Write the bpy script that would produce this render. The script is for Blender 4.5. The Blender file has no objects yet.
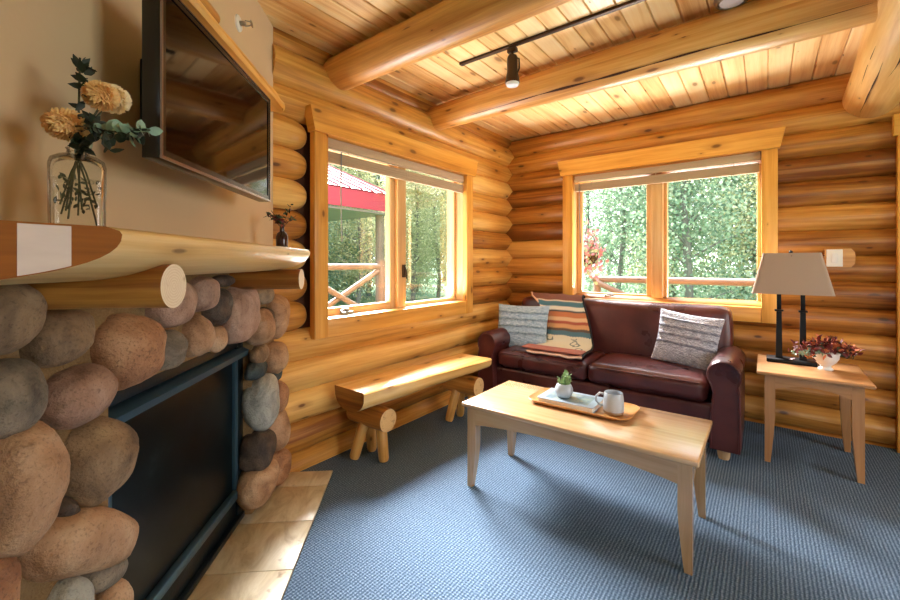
import bpy, bmesh, math, random
from mathutils import Vector, Matrix, noise
rnd = random.Random(7)
scene = bpy.context.scene
C = scene.collection
PI = math.pi
def R(a): return math.radians(a)

# ------------------------------------------------------------------ materials
def srgb(h):
    if isinstance(h, str):
        c = [int(h[i:i + 2], 16) / 255 for i in (0, 2, 4)]
    else:
        c = [x / 255 for x in h]
    return tuple((x / 12.92 if x <= .04045 else ((x + .055) / 1.055) ** 2.4) for x in c) + (1,)

class NT:
    def __init__(s, name):
        s.m = bpy.data.materials.new(name); s.m.use_nodes = True
        s.t = s.m.node_tree; s.t.nodes.clear()
        s.out = s.n('ShaderNodeOutputMaterial')
    def n(s, typ, **kw):
        nd = s.t.nodes.new(typ)
        for k, v in kw.items(): setattr(nd, k, v)
        return nd
    def set(s, sock, v):
        if isinstance(v, bpy.types.NodeSocket): s.t.links.new(v, sock)
        else: sock.default_value = v
    def math(s, op, a, b=None, clamp=False):
        nd = s.n('ShaderNodeMath', operation=op); nd.use_clamp = clamp
        s.set(nd.inputs[0], a)
        if b is not None: s.set(nd.inputs[1], b)
        return nd.outputs[0]
    def vmul(s, a, v):
        nd = s.n('ShaderNodeVectorMath', operation='MULTIPLY'); s.set(nd.inputs[0], a); s.set(nd.inputs[1], v)
        return nd.outputs[0]
    def vadd(s, a, v):
        nd = s.n('ShaderNodeVectorMath', operation='ADD'); s.set(nd.inputs[0], a); s.set(nd.inputs[1], v)
        return nd.outputs[0]
    def noise(s, vec, scale, detail=3, rough=.5, dist=0):
        nd = s.n('ShaderNodeTexNoise'); s.set(nd.inputs['Vector'], vec)
        nd.inputs['Scale'].default_value = scale; nd.inputs['Detail'].default_value = detail
        nd.inputs['Roughness'].default_value = rough; nd.inputs['Distortion'].default_value = dist
        return nd.outputs['Fac']
    def ramp(s, fac, stops, interp='LINEAR'):
        nd = s.n('ShaderNodeValToRGB'); nd.color_ramp.interpolation = interp
        e = nd.color_ramp.elements
        while len(e) < len(stops): e.new(.5)
        for i, (p, c) in enumerate(stops):
            e[i].position = p; e[i].color = c if len(c) == 4 else (*c, 1)
        s.set(nd.inputs[0], fac)
        return nd.outputs[0]
    def mix(s, f, a, b, mode='MIX'):
        nd = s.n('ShaderNodeMix', data_type='RGBA', blend_type=mode)
        s.set(nd.inputs[0], f); s.set(nd.inputs[6], a); s.set(nd.inputs[7], b)
        return nd.outputs[2]
    def bump(s, h, strength=.3, dist=.005, normal=None):
        nd = s.n('ShaderNodeBump'); nd.inputs['Strength'].default_value = strength
        nd.inputs['Distance'].default_value = dist; s.set(nd.inputs['Height'], h)
        if normal is not None: s.set(nd.inputs['Normal'], normal)
        return nd.outputs[0]
    def bsdf(s, col, rough=.5, normal=None, **kw):
        nd = s.n('ShaderNodeBsdfPrincipled')
        s.set(nd.inputs['Base Color'], col); s.set(nd.inputs['Roughness'], rough)
        if normal is not None: s.set(nd.inputs['Normal'], normal)
        for k, v in kw.items(): s.set(nd.inputs[k.replace('_', ' ')], v)
        s.t.links.new(nd.outputs[0], s.out.inputs[0])
        return nd

def obj_coord(s): return s.n('ShaderNodeTexCoord').outputs['Object']
def uv_coord(s): return s.n('ShaderNodeTexCoord').outputs['UV']
def tone_attr(s):
    nd = s.n('ShaderNodeAttribute'); nd.attribute_name = 'tone'; return nd.outputs['Fac']

def plain(name, col, rough=.5, bump=0, bscale=60, var=.0, **kw):
    s = NT(name); col = srgb(col); co = obj_coord(s)
    f = s.noise(co, bscale, 4)
    c = s.mix(f, tuple(x * (1 - var) for x in col[:3]) + (1,), tuple(min(1, x * (1 + var)) for x in col[:3]) + (1,)) if var else col
    s.bsdf(c, rough, s.bump(f, bump, .004) if bump else None, **kw)
    return s.m

def wood(name, dark, mid, light, knots=1.0, rough=.45, grain=1.0, tonev=.5, crack=0, spec=.5, coat=0):
    s = NT(name); uv = uv_coord(s); tone = tone_attr(s)
    # gentle wobble of the grain
    w = s.noise(s.vmul(uv, (1.3, 3.0, 1)), 1.0, 2)
    cb = s.n('ShaderNodeCombineXYZ'); s.set(cb.inputs[1], s.math('MULTIPLY', w, .05 * grain)); s.set(cb.inputs[2], s.math('MULTIPLY', tone, 17.0))
    uvw = s.vadd(uv, cb.outputs[0])
    g1 = s.noise(s.vmul(uvw, (1.1, 34, 1)), 1.0, 4, .55)
    g2 = s.noise(s.vmul(uvw, (.9, 5.0, 1)), 1.0, 3, .5)
    g3 = s.noise(s.vmul(uvw, (9, 160, 1)), 1.0, 2, .5)
    f = s.math('ADD', s.math('MULTIPLY', g1, .5), s.math('MULTIPLY', g2, .5))
    f = s.math('ADD', f, s.math('MULTIPLY', s.math('SUBTRACT', tone, .5), tonev))
    f = s.math('ADD', f, s.math('MULTIPLY', s.math('SUBTRACT', g3, .5), .12))
    col = s.ramp(f, [(.28, srgb(dark)), (.5, srgb(mid)), (.72, srgb(light))])
    h = g1
    if knots:
        vo = s.n('ShaderNodeTexVoronoi', feature='F1'); vo.inputs['Scale'].default_value = 1
        s.set(vo.inputs['Vector'], s.vadd(s.vmul(uvw, (2.1, 5.2, 1)), (0, 0, 0)))
        vo.voronoi_dimensions = '2D'
        d = s.math('ADD', vo.outputs['Distance'], s.math('MULTIPLY', s.math('SUBTRACT', g1, .5), .05))
        sepc = s.n('ShaderNodeSeparateColor'); s.set(sepc.inputs[0], vo.outputs['Color'])
        size = s.math('MULTIPLY', sepc.outputs[0], .085 * knots)
        k = s.math('DIVIDE', d, s.math('ADD', size, .012))
        core = s.ramp(k, [(.5, (1, 1, 1)), (1.0, (0, 0, 0))])
        halo = s.ramp(s.math('MULTIPLY', k, .33), [(.2, (1, 1, 1)), (1.0, (0, 0, 0))])
        col = s.mix(s.math('MULTIPLY', halo, .45), col, srgb(dark))
        kd = tuple(x * .38 for x in srgb(dark)[:3]) + (1,)
        col = s.mix(s.math('MULTIPLY', core, .85), col, kd)
    if crack:
        cr = s.noise(s.vmul(uvw, (2.2, 26, 1)), 1.0, 2, .5)
        cl = s.ramp(s.math('ABSOLUTE', s.math('SUBTRACT', cr, .5)), [(.0, (1, 1, 1)), (.012, (0, 0, 0))])
        mk = s.ramp(s.noise(s.vmul(uv, (1.2, 3, 1)), 1.0, 1), [(.52, (0, 0, 0)), (.6, (1, 1, 1))])
        cl = s.math('MULTIPLY', s.math('MULTIPLY', cl, mk), crack)
        col = s.mix(cl, col, srgb((60, 35, 18)))
    s.bsdf(col, rough, s.bump(h, .12, .004), Specular_IOR_Level=spec, Coat_Weight=coat, Coat_Roughness=.15)
    return s.m

M = {}
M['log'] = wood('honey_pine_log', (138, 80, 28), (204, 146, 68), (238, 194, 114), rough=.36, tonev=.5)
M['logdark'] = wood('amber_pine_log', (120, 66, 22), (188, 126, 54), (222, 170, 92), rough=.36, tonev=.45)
M['beam'] = wood('pine_beam', (164, 98, 42), (216, 160, 88), (240, 200, 132), rough=.35, tonev=.3)
M['board'] = wood('pine_ceiling_board', (206, 152, 90), (242, 208, 146), (251, 230, 182), rough=.3, tonev=.2, knots=1.2)
M['trim'] = wood('pine_trim', (176, 108, 38), (222, 160, 70), (242, 190, 102), rough=.38, tonev=.3)
M['slab'] = wood('pale_pine_slab', (170, 124, 66), (220, 182, 118), (240, 212, 156), rough=.35, tonev=.3, knots=.9)
M['logseat'] = wood('bench_pine', (164, 102, 40), (220, 166, 88), (244, 206, 138), rough=.3, tonev=.3, coat=.3)
M['maple'] = wood('maple_furniture', (162, 124, 84), (192, 154, 112), (206, 172, 132), knots=0, rough=.22, tonev=.15, coat=.7)
M['maple2'] = wood('warm_maple_furniture', (156, 108, 66), (182, 132, 86), (198, 150, 102), knots=0, rough=.35, tonev=.15, coat=.3)
M['tray'] = wood('bamboo_tray', (160, 104, 54), (206, 152, 92), (222, 172, 112), knots=0, rough=.35)
M['sash'] = wood('sash_pine', (182, 132, 80), (214, 172, 118), (230, 198, 150), knots=0, rough=.35)
M['deckwood'] = wood('peeled_rail_log', (92, 72, 60), (114, 94, 80), (134, 114, 98), rough=.6, tonev=.2)
M['jointdark'] = plain('dark_log_shadow_filler', (70, 38, 16), .9)

def endgrain(name, c1, c2, c3):
    s = NT(name); co = obj_coord(s); uv = uv_coord(s)
    g = s.n('ShaderNodeTexWave', wave_type='RINGS', rings_direction='SPHERICAL'); s.set(g.inputs['Vector'], uv)
    g.inputs['Scale'].default_value = 55; g.inputs['Distortion'].default_value = 2.5; g.inputs['Detail'].default_value = 2
    g.inputs['Detail Scale'].default_value = 3
    n = s.noise(co, 40, 3)
    c = s.mix(g.outputs['Fac'], srgb(c1), srgb(c2)); c = s.mix(s.ramp(n, [(.58, (0, 0, 0)), (.75, (1, 1, 1))]), c, srgb(c3))
    s.bsdf(c, .6); return s.m
M['end'] = endgrain('sawn_end_grain', (206, 164, 104), (228, 190, 132), (150, 100, 50))
M['endpale'] = endgrain('pale_sawn_end_grain', (226, 206, 176), (238, 222, 196), (190, 160, 120))
M['endbrown'] = wood('brown_sawn_end', (112, 60, 12), (150, 86, 22), (178, 110, 36), knots=0, rough=.85)
s_ = NT('pale_end_patch')
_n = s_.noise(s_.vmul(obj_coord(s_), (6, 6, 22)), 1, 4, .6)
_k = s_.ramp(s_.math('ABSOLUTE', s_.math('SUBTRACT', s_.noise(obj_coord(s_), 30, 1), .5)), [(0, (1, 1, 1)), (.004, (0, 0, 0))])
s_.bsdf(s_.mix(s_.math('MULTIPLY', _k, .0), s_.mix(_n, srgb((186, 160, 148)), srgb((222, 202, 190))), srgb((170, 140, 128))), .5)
M['palepatch'] = s_.m

# plaster
s_ = NT('beige_plaster'); co = obj_coord(s_)
s_.bsdf(s_.mix(s_.noise(co, 3, 4), srgb((200, 176, 142)), srgb((212, 190, 156))), .85, s_.bump(s_.noise(co, 90, 4), .15, .003))
M['plaster'] = s_.m
# mortar
s_ = NT('sandy_mortar'); co = obj_coord(s_); n1 = s_.noise(co, 160, 4, .7); n2 = s_.noise(co, 14, 3)
s_.bsdf(s_.mix(n1, s_.mix(n2, srgb((104, 78, 46)), srgb((138, 106, 66))), srgb((178, 146, 100))), .95, s_.bump(s_.math('ADD', n1, n2), .9, .012))
M['mortar'] = s_.m
# river stones
def stone_mat(name, a, b, c, spots=.5):
    s = NT(name); co = obj_coord(s)
    oi = s.n('ShaderNodeObjectInfo'); off = s.n('ShaderNodeCombineXYZ'); s.set(off.inputs[0], s.math('MULTIPLY', oi.outputs['Random'], 40.0))
    v = s.vadd(co, off.outputs[0])
    n1 = s.noise(v, 9, 5, .6, .6); n2 = s.noise(v, 160, 3, .6); n3 = s.noise(v, 28, 4, .65)
    col = s.ramp(n1, [(.32, srgb(a)), (.5, srgb(b)), (.7, srgb(c))])
    col = s.mix(s.math('MULTIPLY', s.ramp(n2, [(.55, (0, 0, 0)), (.66, (1, 1, 1))]), spots), col, srgb([x * .45 for x in a]))
    col = s.mix(s.math('MULTIPLY', s.ramp(n3, [(.6, (0, 0, 0)), (.72, (1, 1, 1))]), .5), col, srgb([x * .6 for x in a]))
    s.bsdf(col, .6, s.bump(s.math('ADD', s.math('ADD', s.math('MULTIPLY', n2, .35), n3), n1), .7, .012), Specular_IOR_Level=.35)
    return s.m
SM = dict(
    tan=stone_mat('tan_river_stone', (140, 104, 76), (178, 140, 106), (200, 168, 136), .35),
    orange=stone_mat('rust_river_stone', (138, 94, 66), (176, 128, 92), (198, 156, 118), .5),
    pink=stone_mat('mauve_river_stone', (130, 100, 82), (168, 134, 114), (190, 160, 140), .35),
    grey=stone_mat('grey_river_stone', (84, 78, 68), (132, 120, 104), (166, 150, 128), .35),
    dark=stone_mat('dark_river_stone', (46, 38, 34), (84, 70, 60), (112, 96, 82)),
    olive=stone_mat('olive_river_stone', (96, 76, 56), (142, 116, 88), (172, 146, 114), .35),
    pale=stone_mat('pale_grey_river_stone', (130, 132, 126), (172, 172, 162), (194, 192, 180), .3),
    teal=stone_mat('slate_river_stone', (34, 44, 48), (56, 68, 70), (84, 94, 94)))
# tile
s_ = NT('travertine_tile'); co = obj_coord(s_); t_ = tone_attr(s_)
n1 = s_.noise(s_.vmul(co, (3, 7, 1)), 1.6, 5, .65, .8); n2 = s_.noise(co, 9, 3, .6)
c = s_.ramp(n1, [(.3, srgb((170, 150, 118))), (.5, srgb((206, 192, 162))), (.72, srgb((230, 222, 200)))])
c = s_.mix(s_.ramp(n2, [(.62, (0, 0, 0)), (.7, (1, 1, 1))]), c, srgb((112, 84, 56)))
s_.bsdf(c, .35, s_.bump(n1, .1, .003)); M['tile'] = s_.m
M['grout'] = plain('tile_grout', (96, 84, 66), .9)
# carpet
s_ = NT('ribbed_blue_grey_carpet'); co = obj_coord(s_)
sx = s_.n('ShaderNodeSeparateXYZ'); s_.set(sx.inputs[0], co)
rib = s_.math('SINE', s_.math('MULTIPLY', s_.math('ADD', sx.outputs[0], s_.math('MULTIPLY', s_.noise(co, 40, 1), .004)), 2 * PI / .014))
loop = s_.math('SINE', s_.math('MULTIPLY', sx.outputs[1], 2 * PI / .012))
n1 = s_.noise(co, 150, 3, .8); n2 = s_.noise(co, 2.5, 3)
h = s_.math('ADD', s_.math('MULTIPLY', s_.math('ADD', rib, s_.math('MULTIPLY', loop, .6)), .12), s_.math('MULTIPLY', n1, 1.25))
c = s_.ramp(s_.math('ADD', s_.math('MULTIPLY', h, .8), -.04), [(.12, srgb((26, 38, 52))), (.42, srgb((70, 91, 114))), (.8, srgb((156, 178, 202)))])
s_.bsdf(c, .95, s_.bump(h, .8, .006), Specular_IOR_Level=.15); M['carpet'] = s_.m

# leather
s_ = NT('burgundy_leather'); co = obj_coord(s_)
vo = s_.n('ShaderNodeTexVoronoi', feature='DISTANCE_TO_EDGE'); vo.inputs['Scale'].default_value = 260; s_.set(vo.inputs['Vector'], co)
n1 = s_.noise(co, 5, 4)
s_.bsdf(s_.ramp(n1, [(.3, srgb((62, 28, 30))), (.6, srgb((88, 42, 40))), (.8, srgb((106, 56, 50)))]), s_.math('ADD', s_.math('MULTIPLY', n1, .2), .2),
        s_.bump(s_.math('ADD', vo.outputs[0], s_.math('MULTIPLY', s_.noise(co, 16, 4), 1.2)), .18, .004)); M['leather'] = s_.m

def knit(name, a, b, c):
    s = NT(name); co = obj_coord(s); uv = uv_coord(s)
    n1 = s.noise(co, 150, 3, .7); n2 = s.noise(s.vmul(uv, (30, 60, 1)), 1, 3, .6)
    vo = s.n('ShaderNodeTexVoronoi'); vo.inputs['Scale'].default_value = 95; s.set(vo.inputs['Vector'], co)
    f = s.math('ADD', s.math('MULTIPLY', n1, .5), s.math('MULTIPLY', n2, .5))
    col = s.ramp(f, [(.34, srgb(a)), (.5, srgb(b)), (.62, srgb(c))])
    s.bsdf(col, .95, s.bump(s.math('ADD', s.math('SUBTRACT', 1, vo.outputs['Distance']), n1), .9, .01)); return s.m
M['knit_blue'] = knit('pale_blue_chunky_knit', (130, 162, 186), (176, 202, 222), (214, 230, 240))
M['knit_blue_row'] = knit('blue_grey_tufted_knit', (92, 120, 142), (146, 172, 192), (196, 216, 230))
M['knit_grey'] = knit('grey_white_chunky_knit', (138, 144, 160), (192, 196, 210), (232, 234, 240))
M['knit_grey_dark'] = knit('grey_tufted_knit', (88, 92, 106), (146, 150, 166), (200, 204, 216))

# blanket: stripes across v (metres along the drape)
def stripes(name, stops, scale):
    s = NT(name); uv = uv_coord(s); sep = s.n('ShaderNodeSeparateXYZ'); s.set(sep.inputs[0], uv)
    wv = s.math('ADD', s.math('MULTIPLY', sep.outputs[1], 1 / scale), s.math('MULTIPLY', s.math('SINE', s.math('MULTIPLY', sep.outputs[0], 260)), .004))
    c = s.ramp(wv, stops, 'CONSTANT')
    n = s.noise(uv, 320, 3, .7)
    c = s.mix(s.math('MULTIPLY', s.ramp(n, [(.4, (0, 0, 0)), (.65, (1, 1, 1))]), .22), c, srgb((232, 214, 190)))
    # small swirl motifs in the cream field
    vo = s.n('ShaderNodeTexVoronoi', feature='F1'); vo.voronoi_dimensions = '2D'; vo.inputs['Scale'].default_value = 9; vo.inputs['Randomness'].default_value = .4
    s.set(vo.inputs['Vector'], s.vadd(uv, (.031, .07, 0)))
    vo.inputs['Scale'].default_value = 7.5; vo.inputs['Randomness'].default_value = .9
    ring = s.math('LESS_THAN', s.math('ABSOLUTE', s.math('SUBTRACT', s.math('ADD', vo.outputs['Distance'], s.math('MULTIPLY', s.math('SUBTRACT', s.noise(uv, 22, 2), .5), .3)), .2)), .045)
    infield = s.math('MULTIPLY', s.math('GREATER_THAN', wv, .59), s.math('LESS_THAN', wv, .79))
    c = s.mix(s.math('MULTIPLY', s.math('MULTIPLY', ring, infield), .8), c, srgb((70, 96, 100)))
    s.bsdf(c, .95, s.bump(n, .5, .004)); return s.m
st = [(0, srgb((112, 52, 40))), (.235, srgb((222, 214, 196))), (.25, srgb((16, 106, 128))), (.30, srgb((228, 224, 206))), (.335, srgb((40, 56, 64))), (.35, srgb((192, 108, 58))),
      (.395, srgb((222, 186, 140))), (.43, srgb((160, 62, 34))), (.46, srgb((208, 154, 100))), (.50, srgb((66, 40, 34))), (.52, srgb((14, 100, 124))), (.57, srgb((212, 210, 186))),
      (.80, srgb((60, 50, 50))), (.82, srgb((168, 104, 88))), (.90, srgb((120, 62, 54))), (.93, srgb((182, 128, 108)))]
M['blanket'] = stripes('striped_woven_wool', st, 1.0)
M['piping'] = plain('cream_blanket_binding', (222, 186, 158), .9, .4, 300)
M['bindark'] = plain('black_blanket_binding', (30, 26, 28), .9, .4, 300)

M['white'] = plain('white_ceramic', (226, 226, 224), .3, var=.03)
M['mug'] = plain('pale_grey_stoneware', (176, 188, 200), .3, var=.04)
M['mugbase'] = plain('unglazed_tan_clay', (170, 140, 110), .8)
M['black'] = plain('black_satin_metal', (10, 10, 11), .45, Specular_IOR_Level=.25)
M['bronze'] = plain('dark_bronze_metal', (64, 48, 34), .4, Metallic=.7)
M['steel'] = plain('brushed_steel', (170, 170, 168), .3, Metallic=1.0)
M['grey_metal'] = plain('grey_cast_metal', (120, 128, 132), .4, Metallic=.6)
M['tvblack'] = plain('tv_black_plastic', (10, 10, 11), .25)
M['tvedge'] = plain('tv_silver_bezel', (150, 140, 140), .25, Metallic=.9)
s_ = NT('tv_dark_glass'); s_.bsdf(srgb((6, 6, 7)), .05, Specular_IOR_Level=.3); M['screen'] = s_.m
M['fire'] = plain('blue_reflection_firebox_metal', (18, 28, 33), .32, .15, 120, Metallic=.3)  # blue tint imitates window reflections on black metal
M['firehood'] = plain('blue_highlight_firebox_trim', (74, 106, 126), .3, .1, 120, Metallic=.6)  # lighter blue paints the window highlights into hood and frame
s_ = NT('sooty_fire_glass'); co = obj_coord(s_); n_ = s_.noise(co, 6, 5, .7)
s_.bsdf(s_.ramp(n_, [(.4, srgb((4, 9, 10))), (.62, srgb((10, 20, 22))), (.78, srgb((34, 46, 48)))]), .3, Specular_IOR_Level=.25); M['fireglass'] = s_.m
M['soffit'] = plain('weathered_soffit', (120, 112, 106), .8)
M['redroof'] = plain('red_metal_roofing', (130, 30, 44), .35, Metallic=.1)
M['shade'] = plain('taupe_linen_shade', (168, 148, 132), .9, .2, 260, var=.05)
s_ = NT('woven_blind'); co = obj_coord(s_)
n1 = s_.noise(s_.vmul(co, (5, 5, 500)), 1, 2)
s_.bsdf(s_.mix(n1, srgb((166, 142, 114)), srgb((206, 184, 156))), .85, s_.bump(n1, .4, .003)); M['blind'] = s_.m
M['plate'] = plain('white_switch_plastic', (232, 230, 224), .35)
M['lens'] = plain('frosted_lamp_lens', (226, 230, 238), .2)
M['amber'] = plain('brown_bottle_glass', (46, 14, 6), .06)
M['leaf'] = plain('eucalyptus_leaf', (62, 92, 70), .5, var=.3, bscale=30)
M['leafpale'] = plain('pale_eucalyptus_leaf', (140, 168, 146), .5, var=.2, bscale=30)
M['leafdark'] = plain('dark_olive_leaf', (34, 44, 26), .55, var=.3, bscale=30)
M['stem'] = plain('green_stem', (56, 58, 30), .6)
M['flower'] = plain('apricot_dahlia_petal', (242, 200, 134), .7, var=.12, bscale=60)
M['flower2'] = plain('cream_dahlia_petal', (250, 230, 190), .7, var=.1, bscale=60)
M['redleaf'] = plain('burgundy_leaf', (104, 26, 26), .55, var=.3, bscale=50)
M['peach'] = plain('peach_petal', (214, 124, 84), .7, var=.2, bscale=50)
M['succ'] = plain('succulent_green', (140, 172, 118), .5, var=.2, bscale=60)
M['soil'] = plain('potting_soil', (50, 36, 26), .95, .6, 80)
M['pinkpetal'] = plain('pink_petunia', (186, 122, 136), .7, var=.2, bscale=30)
M['page'] = plain('book_pages', (226, 222, 212), .8)
s_ = NT('book_cover_photo'); co = obj_coord(s_); sp = s_.n('ShaderNodeSeparateXYZ'); s_.set(sp.inputs[0], co)
inx = s_.math('LESS_THAN', s_.math('ABSOLUTE', sp.outputs[0]), .115); iny = s_.math('LESS_THAN', s_.math('ABSOLUTE', sp.outputs[1]), .075)
nn = s_.ramp(s_.noise(co, 26, 4, .7), [(.35, srgb((84, 110, 122))), (.5, srgb((120, 142, 152))), (.65, srgb((150, 162, 150)))])
s_.bsdf(s_.mix(s_.math('MULTIPLY', inx, iny), srgb((150, 170, 190)), nn), .3); M['cover'] = s_.m

def glass(name, tint=(1, 1, 1, 1), refl=.6):
    s = NT(name); fr = s.n('ShaderNodeFresnel'); fr.inputs['IOR'].default_value = 1.45
    tr = s.n('ShaderNodeBsdfTransparent'); tr.inputs[0].default_value = tint
    gl = s.n('ShaderNodeBsdfGlossy'); gl.inputs['Roughness'].default_value = .02
    mx = s.n('ShaderNodeMixShader'); s.set(mx.inputs[0], s.math('MULTIPLY', fr.outputs[0], refl))
    s.t.links.new(tr.outputs[0], mx.inputs[1]); s.t.links.new(gl.outputs[0], mx.inputs[2]); s.t.links.new(mx.outputs[0], s.out.inputs[0])
    return s.m
M['pane'] = glass('window_glass', refl=.2)
M['vaseglass'] = glass('clear_vase_glass', (.985, .99, .985, 1), .8)
M['water'] = glass('vase_water', (.98, .985, .975, 1), .4)
def foliage_mat(name, a, b, c):
    s = NT(name); co = obj_coord(s); nd = s.n('ShaderNodeBsdfPrincipled'); t = tone_attr(s)
    col = s.ramp(t, [(0, srgb(a)), (.5, srgb(b)), (1, srgb(c))]); s.set(nd.inputs['Base Color'], col); nd.inputs['Roughness'].default_value = .6
    tl = s.n('ShaderNodeBsdfTranslucent'); s.set(tl.inputs[0], col); mx = s.n('ShaderNodeMixShader'); mx.inputs[0].default_value = .4
    s.t.links.new(nd.outputs[0], mx.inputs[1]); s.t.links.new(tl.outputs[0], mx.inputs[2]); s.t.links.new(mx.outputs[0], s.out.inputs[0]); return s.m
M['fol1'] = foliage_mat('birch_foliage', (96, 124, 102), (134, 160, 132), (182, 192, 168))  # leaf colours pale and cool, misty haze painted into the foliage
M['fol2'] = foliage_mat('spruce_foliage', (82, 114, 98), (112, 144, 124), (146, 172, 150))
M['fol3'] = foliage_mat('autumn_birch_foliage', (126, 136, 98), (160, 164, 120), (190, 188, 152))
M['bark'] = plain('grey_birch_bark', (112, 110, 104), .9, .3, 20, var=.25)
s_ = NT('lawn_grass'); co = obj_coord(s_)
s_.bsdf(s_.mix(s_.noise(co, 1.2, 5, .7), srgb((66, 104, 66)), srgb((104, 134, 92))), .9); M['lawn'] = s_.m

# ------------------------------------------------------------------ mesh builder
def rot_to(d):
    return Vector(d).normalized().to_track_quat('Z', 'Y').to_matrix().to_4x4()

class MB:
    def __init__(s): s.v = []; s.f = []; s.uv = []; s.tone = []; s.mi = []; s.mats = []
    def mat(s, m):
        if m not in s.mats: s.mats.append(m)
        return s.mats.index(m)
    def add(s, verts, faces, uvs=None, tone=.5, m=None, grain=0, T=None):
        """uvs: per-face list of uv tuples; otherwise box projection with the grain along that axis"""
        b = len(s.v); vs = [Vector(v) for v in verts]
        ou, ov = rnd.uniform(0, 30), rnd.uniform(0, 30)
        mi = s.mat(m) if m is not None else (0 if not s.mats else 0)
        for i, f in enumerate(faces):
            if uvs is not None: s.uv.append([(a + ou, c + ov) for a, c in uvs[i]])
            else:
                p = [vs[k] for k in f]
                nrm = Vector((0, 0, 0))
                for k in range(len(p)):
                    a, c = p[k], p[(k + 1) % len(p)]; nrm += a.cross(c)
                ax = [0, 1, 2]; ax.remove(grain)
                if max(range(3), key=lambda q: abs(nrm[q])) == grain: ua, va = ax
                else:
                    ua = grain; va = ax[0] if abs(nrm[ax[0]]) < abs(nrm[ax[1]]) else ax[1]
                s.uv.append([(q[ua] + ou, q[va] + ov) for q in p])
            s.f.append([k + b for k in f]); s.tone.append(tone if not isinstance(tone, list) else tone[i]); s.mi.append(mi)
        if T is not None: vs = [T @ v for v in vs]
        s.v += vs
    def box(s, lo, hi, bev=0, seg=2, grain=0, tone=.5, m=None, T=None):
        lo, hi = Vector(lo), Vector(hi)
        bm = bmesh.new(); bmesh.ops.create_cube(bm, size=1)
        for v in bm.verts:
            v.co = Vector([(lo[k] + hi[k]) / 2 + v.co[k] * (hi[k] - lo[k]) for k in range(3)])
        if bev: bmesh.ops.bevel(bm, geom=bm.edges[:], offset=bev, segments=seg, affect='EDGES', profile=.5)
        bm.verts.index_update()
        s.add([v.co.copy() for v in bm.verts], [[v.index for v in f.verts] for f in bm.faces], tone=tone, m=m, grain=grain, T=T); bm.free()
        return s
    def tube(s, pts, rad, seg=12, caps=True, tone=.5, m=None, mcap=None, wob=0, T=None):
        """pts along a path; rad number or list"""
        pts = [Vector(p) for p in pts]; n = len(pts)
        if not isinstance(rad, (list, tuple)): rad = [rad] * n
        verts, faces, uvs = [], [], []; L = 0; up = None; ls = []
        for i, p in enumerate(pts):
            d = (pts[min(i + 1, n - 1)] - pts[max(i - 1, 0)]).normalized()
            if up is None:
                up = Vector((0, 0, 1)) if abs(d.z) < .9 else Vector((1, 0, 0))
            sx = d.cross(up).normalized(); up2 = sx.cross(d).normalized(); up = up2
            if i: L += (p - pts[i - 1]).length
            ls.append(L)
            for k in range(seg):
                a = 2 * PI * k / seg; r = rad[i]
                if wob: r *= 1 + wob * noise.noise(Vector((p.x * 1.3 + p.y * 1.7 + k * 0, math.cos(a) * 1.2, math.sin(a) * 1.2 + p.z * 7)))
                verts.append(p + (sx * math.cos(a) + up2 * math.sin(a)) * r)
        for i in range(n - 1):
            for k in range(seg):
                k2 = (k + 1) % seg
                faces.append([i * seg + k, i * seg + k2, (i + 1) * seg + k2, (i + 1) * seg + k])
                rr = max(rad)
                a0, a1 = 2 * PI * k / seg * rr, 2 * PI * (k + 1) / seg * rr
                uvs.append([(ls[i], a0), (ls[i], a1), (ls[i + 1], a1), (ls[i + 1], a0)])
        s.add(verts, faces, uvs, tone, m, T=T)
        if caps:
            for i, fl in ((0, False), (n - 1, True)):
                ring = [verts[i * seg + k] for k in range(seg)]
                if rad[i] < 1e-5: continue
                face = list(range(seg)) if fl else list(range(seg))[::-1]
                uv = [(rad[i] * math.cos(2 * PI * k / seg), rad[i] * math.sin(2 * PI * k / seg)) for k in face]
                s.addcap(ring, face, uv, tone, mcap if mcap is not None else m, T)
        return s
    def addcap(s, ring, face, uv, tone, m, T=None):
        b = len(s.v); s.v += [(T @ Vector(v)) if T is not None else Vector(v) for v in ring]
        s.f.append([k + b for k in face]); s.uv.append(uv); s.tone.append(tone); s.mi.append(s.mat(m) if m is not None else 0)
    def lathe(s, prof, seg=32, c=(0, 0, 0), tone=.5, m=None, T=None, sx=1, sy=1):
        verts, faces = [], []
        for r, z in prof:
            for k in range(seg):
                a = 2 * PI * k / seg; verts.append((c[0] + r * sx * math.cos(a), c[1] + r * sy * math.sin(a), c[2] + z))
        for i in range(len(prof) - 1):
            for k in range(seg):
                k2 = (k + 1) % seg; faces.append([i * seg + k, i * seg + k2, (i + 1) * seg + k2, (i + 1) * seg + k])
        if prof[0][0] > 1e-4: faces.append(list(range(seg))[::-1])
        if prof[-1][0] > 1e-4: faces.append([(len(prof) - 1) * seg + k for k in range(seg)])
        s.add(verts, faces, None, tone, m, 2, T); return s
    def prism(s, poly, a, b, axis, grain=None, tone=.5, m=None, T=None, endm=None):
        """poly of 2-D points in the two other axes (cyclic order), from a to b along axis"""
        o = [(1, 2), (2, 0), (0, 1)][axis]; n = len(poly); vs = []
        for q in (a, b):
            for u, w in poly:
                v = [0, 0, 0]; v[o[0]] = u; v[o[1]] = w; v[axis] = q; vs.append(v)
        fs = [[k, (k + 1) % n, n + (k + 1) % n, n + k] for k in range(n)]
        g = axis if grain is None else grain
        s.add(vs, fs, None, tone, m, g, T)
        s.add(vs, [list(range(n))[::-1], [n + k for k in range(n)]], None, tone, endm if endm is not None else m, g, T); return s
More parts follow.
